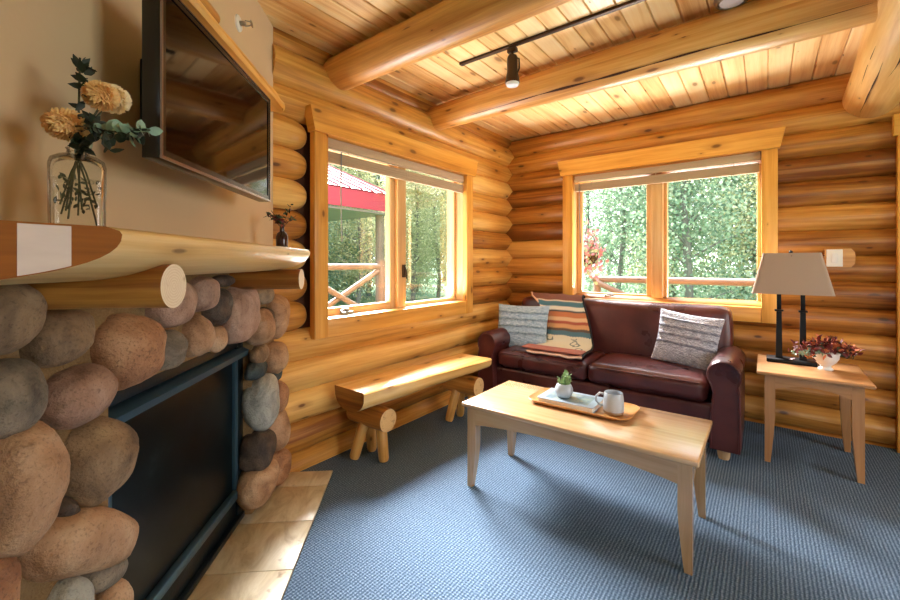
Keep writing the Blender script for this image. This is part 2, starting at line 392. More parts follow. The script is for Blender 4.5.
    def build(s, name, mat=None, parent=None, loc=(0, 0, 0), sharp=40, smooth=True):
        me = bpy.data.meshes.new(name); me.from_pydata([tuple(v) for v in s.v], [], s.f)
        ul = me.uv_layers.new(name='UVMap'); at = me.attributes.new('tone', 'FLOAT', 'FACE')
        flat = []
        for uv in s.uv:
            for a in uv: flat += [a[0], a[1]]
        ul.data.foreach_set('uv', flat); at.data.foreach_set('value', s.tone)
        if s.mats and s.mats[0] is not None:
            for m in s.mats: me.materials.append(m)
            me.polygons.foreach_set('material_index', s.mi)
        if mat is not None and not len(me.materials): me.materials.append(mat)
        me.validate(); me.update()
        if smooth:
            me.polygons.foreach_set('use_smooth', [True] * len(me.polygons)); me.set_sharp_from_angle(angle=R(sharp))
        o = bpy.data.objects.new(name, me); C.objects.link(o); o.location = loc
        if parent is not None: o.parent = parent
        return o

def tag(o, label=None, cat=None, group=None, kind=None):
    if label: o['label'] = label
    if cat: o['category'] = cat
    if group: o['group'] = group
    if kind: o['kind'] = kind
    return o
def thing(name, label, cat, loc=(0, 0, 0), rz=0, group=None):
    o = bpy.data.objects.new(name, None); C.objects.link(o); o.location = loc; o.rotation_euler = (0, 0, rz); o.empty_display_size = .1
    return tag(o, label, cat, group)
def struct(name, mb, mat=None, parent=None, **k):
    o = mb.build(name, mat, parent, **k)
    if parent is None: o['kind'] = 'structure'
    return o
def struct_empty(name, loc=(0, 0, 0), rz=0):
    o = bpy.data.objects.new(name, None); C.objects.link(o); o.location = loc; o.rotation_euler = (0, 0, rz); o['kind'] = 'structure'; return o
def copy_tree(o, parent=None):
    c = o.copy(); C.objects.link(c); c.parent = parent
    for ch in list(o.children): copy_tree(ch, c)
    return c

# ------------------------------------------------------------------ room geometry
ZC = 2.56; YB = 3.93; PITCH = .182; LR = .102
F0 = Vector((0, 1.23, 0)); TH = R(41.98)
Dv = Vector((math.sin(TH), -math.cos(TH), 0)); Nv = Vector((math.cos(TH), math.sin(TH), 0))
FRZ = math.atan2(Dv.y, Dv.x)          # local x along the face, local y out of the wall
def fw(t, m, z): return F0 + Dv * t + Nv * m + Vector((0, 0, z))
TEND = 2.4
XL2 = (F0 + Dv * TEND).x; YL2 = (F0 + Dv * TEND).y
XR, YR = 5.2, -2.8

# floor and lawn
b = MB(); b.box((-.2, YR - .2, -.12), (XR + .2, YB + .2, 0)); struct('floor', b, M['carpet'])

# ceiling boards running away from the camera
b = MB(); x = -.17
while x < XR:
    z0 = ZC
    prof = [(x + .001, ZC + .02), (x + .001, ZC + .007), (x + .008, ZC), (x + .119, ZC), (x + .124, ZC + .007), (x + .124, ZC + .02)]
    yc = rnd.uniform(.5, 3)
    tn = rnd.random()
    b.prism([(c_, a_) for a_, c_ in prof], YR - .1, YB + .2, 1, tone=tn)
    x += .125
b.box((-.2, YR - .2, ZC + .02), (XR + .2, YB + .3, ZC + .1), m=None)
struct('ceiling', b, M['board'])

def log(b, p0, p1, r0=LR, r1=None, taper0=0, taper1=0, seg=24, step=.11, wob=.05, tone=None, mcap=None, m=None, shrink=.45):
    p0, p1 = Vector(p0), Vector(p1); r1 = r0 if r1 is None else r1
    L = (p1 - p0).length; n = max(2, int(L / step)); pts, rs = [], []
    ts = [i / n for i in range(n + 1)]
    if taper0: ts = sorted(set(ts + [taper0 / L * q for q in (.03, .1, .2, .35, .55, .8)]))
    if taper1: ts = sorted(set(ts + [1 - taper1 / L * q for q in (.03, .1, .2, .35, .55, .8)]))
    for t in ts:
        r = r0 + (r1 - r0) * t
        if taper0 and t * L < taper0: q = 1 - t * L / taper0; r *= 1 - shrink * (1 - math.sqrt(max(0, 1 - q * q)))
        if taper1 and (1 - t) * L < taper1: q = 1 - (1 - t) * L / taper1; r *= 1 - shrink * (1 - math.sqrt(max(0, 1 - q * q)))
        pts.append(p0.lerp(p1, t)); rs.append(r)
    b.tube(pts, rs, seg, tone=rnd.random() if tone is None else tone, wob=wob, m=m, mcap=mcap)

# windows: openings (along wall a0..a1, z0..z1)
LW = (1.575, 3.075, .885, 2.03); RW = (.70, 2.165, .895, 2.085)
# left wall: log centres, seams at 2.10, 1.917 ...
b = MB()
zs = [2.19 - .182 * k for k in range(-1, 13)]       # 2.372 .. .006
for i, zc in enumerate(zs):
    r = LR * (1.0 + rnd.uniform(-.02, .03))
    if LW[2] - .04 < zc - .05 and zc + .05 < LW[3] + .04 or abs(zc - 2.0) < .05:
        log(b, (-.1, 1.225, zc), (-.1, 1.475, zc), r, taper1=.16, shrink=.55)
        log(b, (-.1, 3.09, zc), (-.1, YB + .2, zc), r)
    elif zc > 2.3:
        log(b, (-.085, 1.225, zc), (-.085, YB + .2, zc), .122, .112)
    elif 2.1 < zc < 2.3:
        log(b, (-.1, 1.225, zc), (-.1, YB + .2, zc), r * 1.04)
    else:
        log(b, (-.1, 1.225, zc), (-.1, YB + .2, zc), r, tone=.5 + rnd.uniform(-.3, .5))
log(b, (-.1, 1.225, 2.53), (-.1, YB + .2, 2.53), .1)
struct('wall_left', b, M['log'])
# dark filler behind the log seams (chinking)
b = MB()
def chink(b, lo, hi): b.box(lo, hi)
chink(b, (-.15, .9, -.1), (-.075, YB, .80)); chink(b, (-.15, .9, 2.12), (-.075, YB, ZC)); chink(b, (-.15, .9, .80), (-.075, 1.56, 2.12)); chink(b, (-.15, 3.085, .80), (-.075, YB, 2.12))
struct('trim_1', b, M['jointdark'])
# back wall: centres half a log lower
b = MB()
zs = [2.28 - .181 * k for k in range(-1, 14)]
for zc in zs:
    r = LR * (1.0 + rnd.uniform(-.02, .03))
    if RW[2] - .04 < zc - .04 and zc + .05 < RW[3] + .02:
        log(b, (-.2, YB + .1, zc), (.69, YB + .1, zc), r); log(b, (2.175, YB + .1, zc), (XR + .1, YB + .1, zc), r * 1.01, tone=rnd.uniform(.15, .6))
    elif zc > 2.2: log(b, (-.2, YB + .09, zc), (XR + .1, YB + .09, zc), .1, .115, tone=.55)
    else: log(b, (-.2, YB + .1, zc), (XR + .1, YB + .1, zc), r, tone=rnd.uniform(.2, .6))
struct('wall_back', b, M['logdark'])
b = MB()
chink(b, (-.1, YB + .075, -.1), (XR, YB + .15, .80)); chink(b, (-.1, YB + .075, 2.1), (XR, YB + .15, ZC)); chink(b, (-.1, YB + .075, .80), (.69, YB + .15, 2.1)); chink(b, (2.175, YB + .075, .80), (XR, YB + .15, 2.1))
struct('trim_2', b, M['jointdark'])

# plastered chimney wall (diagonal), with the stone-faced lower part left open for the firebox
b = MB(); T = Matrix.Translation(F0) @ Matrix.Rotation(FRZ, 4, 'Z')
b.box((.0, -.12, 1.14), (TEND, 0, ZC), T=T)
b.box((-.35, -.5, 0), (.0, -.11, ZC), T=T)
struct('wall_chimney', b, M['plaster'])
# rest of the room, out of the camera's sight
b = MB(); b.box((XL2 - .12, YR, 0), (XL2, YL2 + .02, ZC)); struct('wall_front_left', b, M['plaster'])
b = MB()
b.box((XL2, YR - .12, 0), (2.3, YR, ZC)); b.box((4.7, YR - .12, 0), (XR, YR, ZC)); b.box((2.3, YR - .12, 0), (4.7, YR, .5)); b.box((2.3, YR - .12, 2.3), (4.7, YR, ZC))
struct('wall_rear', b, M['plaster'])
b = MB()
b.box((XR, YR, 0), (XR + .12, 1.1, ZC)); b.box((XR, 2.7, 0), (XR + .12, YB, ZC)); b.box((XR, 1.1, 0), (XR + .12, 2.7, .7)); b.box((XR, 1.1, 2.3), (XR + .12, 2.7, ZC))
struct('wall_right', b, M['plaster'])
def plainwin(name, lo, hi, ax):
    e = struct_empty(name)
    f = MB(); lo, hi = Vector(lo), Vector(hi); o = 1 - ax
    def bar(a0, a1, z0, z1):
        l = [0, 0, z0]; h = [0, 0, z1]; l[ax] = a0; h[ax] = a1; l[o] = lo[o]; h[o] = hi[o]; f.box(l, h, .004, grain=ax if a1 - a0 > z1 - z0 else 2)
    bar(lo[ax], hi[ax], lo.z, lo.z + .07); bar(lo[ax], hi[ax], hi.z - .07, hi.z)
    for q in (lo[ax], (lo[ax] + hi[ax]) / 2 - .035, hi[ax] - .07): bar(q, q + .07, lo.z + .07, hi.z - .07)
    f.build('frame', M['trim'], e)
    g = MB(); l = list(lo); h = list(hi); mid = (lo[o] + hi[o]) / 2; l[o] = mid - .002; h[o] = mid + .002; g.box(l, h); g.build('pane', M['pane'], e)
plainwin('window_3', (2.3, YR - .12, .5), (4.7, YR - .02, 2.3), 0)
plainwin('window_4', (XR + .02, 1.1, .7), (XR + .12, 2.7, 2.3), 1)

# door beyond the right end of the back wall: casing board and plank door
e = struct_empty('door_1', (2.93, YB, 0))
b = MB(); b.box((-.06, -.045, 0), (.045, -.005, 2.15), .006, grain=2); b.box((.89, -.045, 0), (.99, -.005, 2.15), .006, grain=2); b.box((-.08, -.055, 2.06), (1.01, -.01, 2.2), .006)
b.build('casing', M['trim'], e)
b = MB(); b.box((.045, -.03, .02), (.89, -.008, 2.06), .004, grain=2, tone=.2); b.build('door_leaf', M['trim'], e)
b = MB(); b.lathe([(0, 0), (.012, 0), (.012, .04), (.026, .05), (.028, .07), (.015, .08), (0, .08)], 16, T=Matrix.Translation((.12, -.03, 1.0)) @ Matrix.Rotation(R(90), 4, 'X')); b.build('door_knob', M['steel'], e)

# ------------------------------------------------------------------ beams
def beam(name, p0, p1, r0, r1, mcap=None, tone=.5, chk=True):
    b = MB(); log(b, p0, p1, r0, r1, seg=32, step=.1, wob=.06, tone=tone, mcap=M['end'], m=M['beam'])
    o = b.build(name); o['kind'] = 'structure'; return o
beam('ceiling_beam', (-.05, 1.67, 2.445), (2.62, 1.63, 2.44), .104, .11, tone=.35)
beam('ceiling_beam', (-.05, 2.66, 2.435), (2.62, 2.56, 2.425), .096, .125, tone=.5)
beam('ceiling_beam', (2.76, YB + .06, 2.355), (2.52, YR, 2.36), .145, .155, tone=.62)
# checks (drying cracks) along the beams: thin grooves with ragged width, dark inside
def crack(name, f, t0, t1, width, parent=None):
    b = MB(); n = 60; vs = []; fs = []
    for i in range(n + 1):
        t = t0 + (t1 - t0) * i / n; p, dn = f(t)
        w = width * (.25 + abs(noise.noise(Vector((t * 3, 1, 2)))) * 1.8) * math.sin(PI * min(1, max(0, i / n)) * .96 + .06)
        vs += [p + dn * w, p - dn * w]
    for i in range(n): fs.append([2 * i, 2 * i + 1, 2 * i + 3, 2 * i + 2])
    b.add(vs, fs); o = b.build(name, M['jointdark'], parent, smooth=False); return o
def beam2_f(ang, y0=2.66, y1=2.56, z0=2.435, z1=2.425, r0=.096, r1=.125):
    def f(x):
        t = (x + .05) / 2.67; cy = y0 + (y1 - y0) * t; cz = z0 + (z1 - z0) * t; r = (r0 + (r1 - r0) * t) * 1.036
        a = R(ang) + .08 * noise.noise(Vector((x * 1.5, 0, 0))) - .10 * t + .05
        return Vector((x, cy - r * math.cos(a), cz - r * math.sin(a))), Vector((0, math.sin(a), -math.cos(a)))
    return f
bms = [o for o in C.objects if o.name.startswith('ceiling_beam')]
crack('drying_crack', beam2_f(46), .15, 2.55, .006, bms[1])
def biglog_f(ang):
    def f(y):
        r = .149 * 1.03; a = R(ang) + .12 * noise.noise(Vector((y * 2.3, 4, ang)))
        cx = 2.76 - .24 * (YB - y) / 6.7
        return Vector((cx - r * math.cos(a), y, 2.357 - r * math.sin(a))), Vector((math.sin(a), 0, -math.cos(a)))
    return f
crack('drying_crack', biglog_f(62), 2.9, 3.8, .009, bms[2]); crack('drying_crack', biglog_f(80), 2.2, 3.1, .009, bms[2]); crack('drying_crack', biglog_f(40), 2.75, 3.3, .004, bms[2])

# ------------------------------------------------------------------ windows
def window(name, loc, rz, W, z0, z1, sash_left_opens, hdr_over=(.1, .09), headw=.145):
    """local x along the wall, local y into the room (wall surface at y=0), opening 0..W"""
    e = struct_empty(name, loc, rz)
    c = .098
    b = MB()
    b.box((-c, -.02, z0 - .115), (0, .032, z1 + .02), .005, grain=2, tone=.6); b.box((W, -.02, z0 - .115), (W + c, .032, z1 + .02), .005, grain=2, tone=.5)
    b.box((0, -.02, z0 - .115), (W, .028, z0), .005, tone=.55)
    b.build('casing', M['trim'], e)
    b = MB(); b.prism([(a, d) for d, a in [(-c - .045, z1 + headw + .0), (W + c + .045, z1 + headw), (W + c + .012, z1 - .0), (-c - .012, z1 - .0)]][::-1], -.02, .055, 1, grain=0, tone=.55)
    # prism along y takes (z, x)
    b.build('header', M['trim'], e)
    b = MB()   # jamb lining
    b.box((0, -.2, z0 - .02), (W, -.015, z0), .002); b.box((0, -.2, z1), (W, -.015, z1 + .02), .002)
    b.box((-.02, -.2, z0 - .02), (0, -.015, z1 + .02), .002, grain=2); b.box((W, -.2, z0 - .02), (W + .02, -.015, z1 + .02), .002, grain=2)
    b.build('jamb', M['sash'], e)
    mid = W / 2
    b = MB(); b.box((mid - .045, -.17, z0), (mid + .045, -.06, z1), .006, grain=2); b.build('mullion', M['sash'], e)
    for k, (a0, a1) in enumerate(((0, mid - .045), (mid + .045, W))):
        f = .05 if (k == 0) == sash_left_opens else .028
        b = MB(); y0, y1 = -.15, -.095
        b.box((a0, y0, z0), (a0 + f, y1, z1), .005, grain=2); b.box((a1 - f, y0, z0), (a1, y1, z1), .005, grain=2)
        b.box((a0 + f, y0, z0), (a1 - f, y1, z0 + f), .005); b.box((a0 + f, y0, z1 - f), (a1 - f, y1, z1), .005)
        b.build('sash', M['sash'], e)
        b = MB(); b.box((a0 + f - .005, -.126, z0 + f - .005), (a1 - f + .005, -.122, z1 - f + .005)); b.build('pane', M['pane'], e)
    return e
# left window: local +x must run along +y world with local +y pointing to +x world: use mirrored axis (x runs -y)
w1 = window('window_1', (0, LW[1], 0), R(-90), LW[1] - LW[0], LW[2], LW[3], False)
w2 = window('window_2', (RW[1], YB, 0), R(180), RW[1] - RW[0], RW[2], RW[3], False)
def crank(parent, x, z, kind):
    o = MB(); o.box((x - .045, -.09, z + .001), (x + .045, -.05, z + .022), .006); o.lathe([(0, 0), (.014, 0), (.012, .02), (0, .022)], 14, c=(x, -.07, z + .02))
    o.tube([(x, -.07, z + .036), (x + .035, -.055, z + .04), (x + .07, -.05, z + .03)], .006, 8); o.build('crank_handle', M['grey_metal'], parent)
crank(w1, LW[1] - 1.80, LW[2], 0); crank(w2, RW[1] - 1.05, RW[2], 0)
o = MB(); o.box((.74 - .012, -.062, 1.12), (.74 + .012, -.04, 1.22), .004); o.tube([(.74, -.04, 1.2), (.745, -.02, 1.17), (.745, -.018, 1.11)], .006, 8); o.build('latch', M['bronze'], w1)

def blind(name, label, loc, rz, W, ztop, cord, sag=0.0):
    e = thing(name, label, 'blind', loc, rz)
    b = MB(); b.box((.006, -.035, ztop - .065), (W - .006, .0, ztop - .004), .002, grain=0); b.build('valance', M['blind'], e)
    b = MB()
    for k in range(9): b.box((.012, -.034 - .002 * (k % 2), ztop - .16 + k * .0082), (W - .012, -.004 + .002 * (k % 2), ztop - .16 + k * .0082 + .0072), .002)
    b.build('slat_stack', M['blind'], e)
    b = MB()
    for q in (.12, .5, .88): b = MB(); b.tube([(W * q, -.002, ztop - .17), (W * q, -.002, ztop - .06)], .0022, 6); b.build('lift_cord', M['blind'], e)
    pass
    b = MB(); b.tube([(cord, .01, ztop - .08), (cord, .006, ztop - .35), (cord - .01, .004, ztop - .66)], .0042, 8); b.build('wand', M['grey_metal'], e)
    return e
blind('woven_blind', 'tan woven blind raised at top of the window nearest the fireplace', (0, LW[1], 0), R(-90), LW[1] - LW[0], LW[3], LW[1] - LW[0] - .115)
blind('woven_blind', 'tan woven blind raised at top of the window above the sofa', (RW[1], YB, 0), R(180), RW[1] - RW[0], RW[3], RW[1] - RW[0] - .06)

# ------------------------------------------------------------------ stone fireplace
FP = thing('stone_fireplace', 'corner fireplace faced with round river stones around a black firebox', 'fireplace', tuple(F0), FRZ)
OT0, OT1, OZ = .31, 1.24, .895
b = MB()
def gridface(b, t0, t1, z0, z1, st=.02):
    nx = max(1, int((t1 - t0) / st)); nz = max(1, int((z1 - z0) / st)); vs = []; fs = []
    for j in range(nz + 1):
        for i in range(nx + 1):
            t = t0 + (t1 - t0) * i / nx; z = z0 + (z1 - z0) * j / nz
            ed = min(i, nx - i, j, nz - j) > 0
            vs.append((t, .008 + (.012 * noise.noise(Vector((t * 9, z * 9, 3))) if ed else -.004), z))
    for j in range(nz):
        for i in range(nx):
            a = j * (nx + 1) + i; fs.append([a, a + nx + 1, a + nx + 2, a + 1])
    b.add(vs, fs)
for (t0, t1, z0, z1) in ((0, OT0, 0, 1.27), (OT1, TEND, 0, 1.27), (OT0, OT1, OZ, 1.27)):
    b.box((t0, -.3, z0), (t1, .003, z1)); gridface(b, t0, t1, z0, z1)
b.build('mortar', M['mortar'], FP)

# calculator that turns photo pixels into points on the fireplace face (measurement only)
fpx, HZ, CZ, CX = 412.0, 262.0, 1.24, 2.187
YAW = math.atan(315 / 412); sn, cs = math.sin(YAW), math.cos(YAW)
def face_pt(u, v, m):
    r = (u - 450) / fpx; Rx, Ry = -sn + cs * r, cs + sn * r
    ox = F0.x + m * Nv.x - CX; oy = F0.y + m * Nv.y
    D = (ox * Nv.x + oy * Nv.y) / (Rx * Nv.x + Ry * Nv.y)
    px, py = CX + D * Rx - F0.x, D * Ry - F0.y
    return px * Dv.x + py * Dv.y, CZ + (HZ - v) * D / fpx
def stone(t, z, a, h, depth, rot, mk, m0=.0, seed=0, sq=2.3, bumps=.12):
    bm = bmesh.new(); bmesh.ops.create_icosphere(bm, subdivisions=4, radius=1)
    cr, sr = math.cos(rot), math.sin(rot); vs = []
    for v in bm.verts:
        p = v.co.copy()
        k = (abs(p.x) ** sq + abs(p.y) ** sq + abs(p.z) ** sq) ** (-1 / sq); p = p * k
        nn = 1 + bumps * noise.noise(p * 1.1 + Vector((seed * 3.1, seed, 0))) + bumps * .25 * noise.noise(p * 3.2 + Vector((seed, 5, seed)))
        p *= nn
        x, y, zz = p.x * a, p.y * depth, p.z * h
        vs.append((x * cr - zz * sr, y, x * sr + zz * cr))
    bm.verts.index_update(); fs = [[q.index for q in f.verts] for f in bm.faces]; bm.free()
    b = MB(); b.add(vs, fs, None, .5, None, 0); o = b.build('stone', SM[mk], FP, loc=(t, m0, z), sharp=180); return o
# (u0, v0, u1, v1, rotation, material) outlines of the stones in the photo
ST = [(-48, 277, 44, 357, 0, 'olive'), (30, 311, 99, 365, 6, 'dark2'), (103, 314, 159, 388, 0, 'orange'), (-22, 360, 47, 438, 0, 'grey'),
      (50, 367, 118, 426, 5, 'pink'), (66, 421, 129, 504, 0, 'olive'), (-22, 420, 64, 558, 0, 'tan'), (27, 506, 134, 592, -33, 'tan2'),
      (-30, 556, 26, 640, 0, 'orange'), (58, 494, 82, 530, 20, 'dark'), (92, 556, 133, 588, -20, 'grey'), (56, 580, 96, 640, 0, 'pale2'), (96, 584, 132, 640, 0, 'tan'),
      (151, 276, 197, 329, 0, 'pink'), (196, 276, 220, 312, 5, 'pink'), (159, 331, 190, 370, 0, 'grey'), (189, 315, 214, 357, 0, 'tan'), (212, 326, 230, 352, 0, 'tan'),
      (210, 288, 232, 325, 0, 'dark'), (224, 284, 258, 344, 0, 'pink'), (217, 275, 240, 287, 0, 'dark'), (240, 275, 254, 286, 0, 'dark'),
      (257, 288, 279, 304, 0, 'grey'), (270, 294, 285, 338, 0, 'tan'), (255, 309, 272, 345, 0, 'tan'), (264, 307, 274, 331, 0, 'dark'), (253, 298, 263, 311, 0, 'dark'),
      (270, 341, 286, 374, 0, 'tan'), (256, 345, 272, 364, 0, 'olive'), (252, 360, 271, 379, 0, 'teal'), (272, 369, 285, 382, 0, 'teal'), (255, 375, 276, 429, 0, 'pale'), (275, 379, 287, 412, 0, 'orange'),
      (269, 410, 287, 453, 0, 'tan'), (253, 430, 272, 469, 0, 'dark'), (273, 447, 288, 482, 0, 'orange'), (249, 462, 276, 504, 0, 'tan')]
DONE = []
SM['dark2'] = SM['olive']; SM['tan2'] = SM['tan']; SM['pale2'] = SM['pale']
for i, (u0, v0, u1, v1, rot, mk) in enumerate(ST):
    uc, vc = (u0 + u1) / 2, (v0 + v1) / 2
    t1, _ = face_pt(u0, vc, .04); t0, _ = face_pt(u1, vc, .05)
    tc, zc = face_pt(uc, vc, .045); _, za = face_pt(uc, v0, .05); _, zb = face_pt(uc, v1, .05)
    a, h = abs(t1 - t0) / 2, abs(za - zb) / 2
    tc = (t0 + t1) / 2
    dep = min(.085, max(.035, min(a, h) * .85))
    if uc < 150: dep = min(.095, dep * 1.25); a *= .94
    else: a *= .86
    if rot < -25: a, h = a * 1.1, h * .72
    tc = max(tc, .03)
    stone(tc, zc, a, h, dep, R(-rot), mk, .018, i, 2.2 + rnd.random() * .3)
    DONE.append((tc, zc, a, h) if rot > -25 else (tc, zc, a, a * .75))
# stones further along the chimney, past the left edge of the photo, and low ones
rs = random.Random(12)
for size in (.105, .085, .065, .045, .032):
    for _ in range(500):
        t, z = rs.uniform(1.27, 2.33), rs.uniform(.04, 1.16)
        if not (z < .34 or t > 1.74): continue
        w, h = size * rs.uniform(.85, 1.15), size * rs.uniform(.8, 1.2)
        if z - h < .0 or t - w < 1.24 or t + w > TEND or z + h > 1.2: continue
        if any(((t - q[0]) / (w + q[2])) ** 2 + ((z - q[1]) / (h + q[3])) ** 2 < .93 for q in DONE): continue
        DONE.append((t, z, w, h)); stone(t, z, w, h, min(.08, size * .85), R(rs.uniform(-20, 20)), rs.choice(['tan', 'orange', 'pink', 'grey', 'olive']), .012, t * 31)
# firebox insert
ff = MB(); m0 = -.035
ff.box((OT0, -.28, .02), (OT0 + .055, m0, OZ), .004, grain=2); ff.box((OT1 - .055, -.28, .02), (OT1, m0, OZ), .004, grain=2); ff.box((OT0 + .055, -.28, OZ - .055), (OT1 - .055, m0, OZ), .004); ff.box((OT0 + .055, -.28, .02), (OT1 - .055, m0 - .01, .14), .004)
ff.box((OT0, -.29, .02), (OT1, -.27, OZ))
fb = ff.build('firebox', M['fire'], FP)
b = MB(); b.prism([(m0 - .02, .785), (m0 + .028, .795), (m0 + .034, .82), (m0 + .01, .832), (m0 - .02, .832)], OT0 + .02, OT1 - .02, 0); b.build('hood', M['firehood'], fb)
b = MB(); b.box((OT0 + .06, m0 - .03, .15), (OT1 - .06, m0 - .02, .785)); b.build('fire_glass', M['fireglass'], fb)
b = MB(); b.box((OT0 + .05, m0 - .02, .14), (OT1 - .05, m0 + .008, .175), .004); b.box((OT0 + .05, m0 - .025, .175), (OT0 + .075, m0 - .002, .785), .004, grain=2); b.box((OT1 - .075, m0 - .025, .175), (OT1 - .05, m0 - .002, .785), .004, grain=2)
b.build('glass_frame', M['firehood'], fb)
b = MB(); b.box((OT0 + .01, m0 - .02, .02), (OT1 - .01, m0 + .012, .045), .003); b.build('lower_ledge', M['fire'], fb)

# hearth tiles (a thing of its own on the floor, part of the building)
e = struct_empty('hearth', tuple(F0), FRZ)
b = MB(); b.box((-.09, -.04, .001), (TEND, .311, .012)); b.build('grout', M['grout'], e)
ts = [-.09, .07] + [.07 + .312 * k for k in range(1, 9)]
b = MB()
for k in range(len(ts) - 1):
    if ts[k] >= TEND: break
    b.box((ts[k] + .002, -.04, .004), (min(ts[k + 1], TEND) - .002, .311, .018), .002, tone=rnd.random())
b.build('tile', M['tile'], e)
FP['kind'] = 'thing'

# ------------------------------------------------------------------ mantel
MT = thing('mantel_shelf', 'half-log pine mantel shelf on two log brackets above the fireplace', 'mantel', tuple(F0), FRZ)
ZM = 1.297
def mantel_sec(t, md, th):
    pts = [(.004, ZM), (md - .012, ZM), (md - .002, ZM - .006)]
    n = 14
    for k in range(n + 1):
        a = k / n; x = md * (1 - a) ; y = th * math.sin(min(1, a * 1.0) * PI * .5) ** .62 if False else 0
        ang = a * PI / 2
        pts.append((.12 + (md - .12) * math.cos(ang) ** .85 if ang < PI / 2 - 1e-6 else .12, ZM - .012 - (th - .012) * math.sin(ang) ** .9))
    pts.append((.004, ZM - th)); return pts
b = MB(); vs = []; rings = []
tt = [.40 + (1.655 - .40) * k / 24 for k in range(25)]
for t in tt:
    wv = .008 * noise.noise(Vector((t * 3, 0, 0)))
    md = .318 + wv; th = .095 + .012 * noise.noise(Vector((t * 2, 7, 0)))
    if t < .46: q = (.46 - t) / .06; md -= .012 * q; th -= .02 * q
    rings.append([(t, p[0], p[1]) for p in mantel_sec(t, md, th)])
# oblique cut end: each point of the section slides further along where it lies nearer the wall
n = len(rings[0]); last = rings[-1]
end = [(1.655 + max(0, (.318 - y)) * 1.5, y, z) for (_, y, z) in last]
rings.append(end)
vs = [p for r in rings for p in r]; fs = []; uvs = []
for i in range(len(rings) - 1):
    for k in range(n):
        k2 = (k + 1) % n; fs.append([i * n + k, i * n + k2, (i + 1) * n + k2, (i + 1) * n + k])
        uvs.append([(vs[j][0], k_ * .022) for j, k_ in ((i * n + k, k), (i * n + k2, k + 1), ((i + 1) * n + k2, k + 1), ((i + 1) * n + k, k))])
b.add(vs, fs, uvs, .6, M['slab'])
b.add(rings[0], [list(range(n))], None, .5, M['endpale'])
b.add(end, [list(range(n))[::-1]], None, .4, M['endbrown'])
b.build('shelf_slab', None, MT, sharp=60)
# thin pale patch set on the oblique cut
def cutp(y, z, off): 
    return (1.655 + (.318 - y) * 1.5 + off * .55, y + off * .83, z)
# u 15..70 in the photo on this oblique face
yy = [.262, .262 - .05]
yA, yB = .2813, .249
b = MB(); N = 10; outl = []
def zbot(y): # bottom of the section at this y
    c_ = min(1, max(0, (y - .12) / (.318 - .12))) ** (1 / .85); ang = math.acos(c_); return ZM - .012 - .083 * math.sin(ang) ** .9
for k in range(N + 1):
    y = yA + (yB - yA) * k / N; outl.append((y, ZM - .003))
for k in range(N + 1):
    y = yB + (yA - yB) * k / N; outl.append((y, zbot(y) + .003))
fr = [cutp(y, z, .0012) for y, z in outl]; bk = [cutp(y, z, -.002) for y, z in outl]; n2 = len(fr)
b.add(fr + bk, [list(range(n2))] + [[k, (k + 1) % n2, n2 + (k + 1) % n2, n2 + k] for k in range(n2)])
o = b.build('pale_inset', M['palepatch'], MT, smooth=False); o['label'] = 'pale patch on the cut end'
for t, z, r in ((1.478, 1.19, .046), (.53, 1.165, .044)):
    b = MB(); pts = [(t, -.05 + .35 * k / 6, z) for k in range(7)]
    b.tube(pts, [r * (1 + .02 * math.sin(k)) for k in range(7)], 28, tone=.15, m=M['endbrown'] if False else M['log'], mcap=M['endpale']); b.build('log_bracket', None, MT)

# ------------------------------------------------------------------ TV and the pine ledge above it
TVC, TVM, TVZ, W2, HT = .966, .19, 1.491, .3675, .428
TV = thing('television', 'black flat television mounted on the chimney wall above the mantel', 'television', tuple(fw(TVC, TVM, TVZ)), FRZ)

b = MB(); b.box((-W2, -.045, 0), (W2, -.0035, HT), .001); b.box((-W2 * .7, -.08, .06), (W2 * .7, -.04, HT - .05), .02); b.build('housing', M['tvblack'], TV)
b = MB(); b.box((-W2 + .018, -.01, .022), (W2 - .018, -.003, HT - .018)); b.build('screen', M['screen'], TV)
b = MB()
b.box((-W2, -.004, 0), (W2, .002, .007)); b.box((-W2, -.003, HT - .003), (W2, .002, HT)); b.box((W2 - .004, -.003, .007), (W2, .002, HT - .003), grain=2); b.box((-W2, -.003, .007), (-W2 + .004, .002, HT - .003), grain=2)
b.build('bezel', M['tvedge'], TV)
b = MB(); b.box((-W2 + .004, -.012, .008), (-W2 + .018, .0, HT - .006)); b.box((W2 - .018, -.012, .008), (W2 - .004, .0, HT - .006)); b.box((-W2 + .018, -.012, .008), (W2 - .018, .0, .022)); b.box((-W2 + .018, -.012, HT - .018), (W2 - .018, .0, HT - .006)); b.build('inner_frame', M['tvblack'], TV)
b = MB(); b.box((-.15, -TVM + .002, .1), (.15, -.165, .34), .004); b.box((-.03, -.17, .18), (.03, -.078, .26), .004); b.build('wall_mount', M['black'], TV)

L2 = thing('pine_ledge', 'yellow pine slab ledge on the chimney wall just above the television', 'shelf', tuple(fw(.0, 0, 0)), FRZ)
b = MB(); zl = 2.055; ln = 30; vs = []; fs = []
secs = []
for k in range(ln + 1):
    t = .075 + (1.5 - .075) * k / ln; e1 = .006 * noise.noise(Vector((t * 9, 1, 0))); q = max(0, (.12 - t) / .045)
    y1 = .105 - .02 * q + e1
    secs += [(t, .001, zl), (t, y1 - .01, zl - .0), (t, y1, zl + .014), (t, y1 - .004 + e1, zl + .032), (t, y1 - .02, zl + .04), (t, .001, zl + .04)]
for k in range(ln):
    for j in range(6): fs.append([k * 6 + j, (k + 1) * 6 + j, (k + 1) * 6 + (j + 1) % 6, k * 6 + (j + 1) % 6])
fs += [[0, 1, 2, 3, 4, 5], [ln * 6 + j for j in (5, 4, 3, 2, 1, 0)]]
b.add(secs, fs, None, .7, M['trim']); b.build('slab', None, L2)
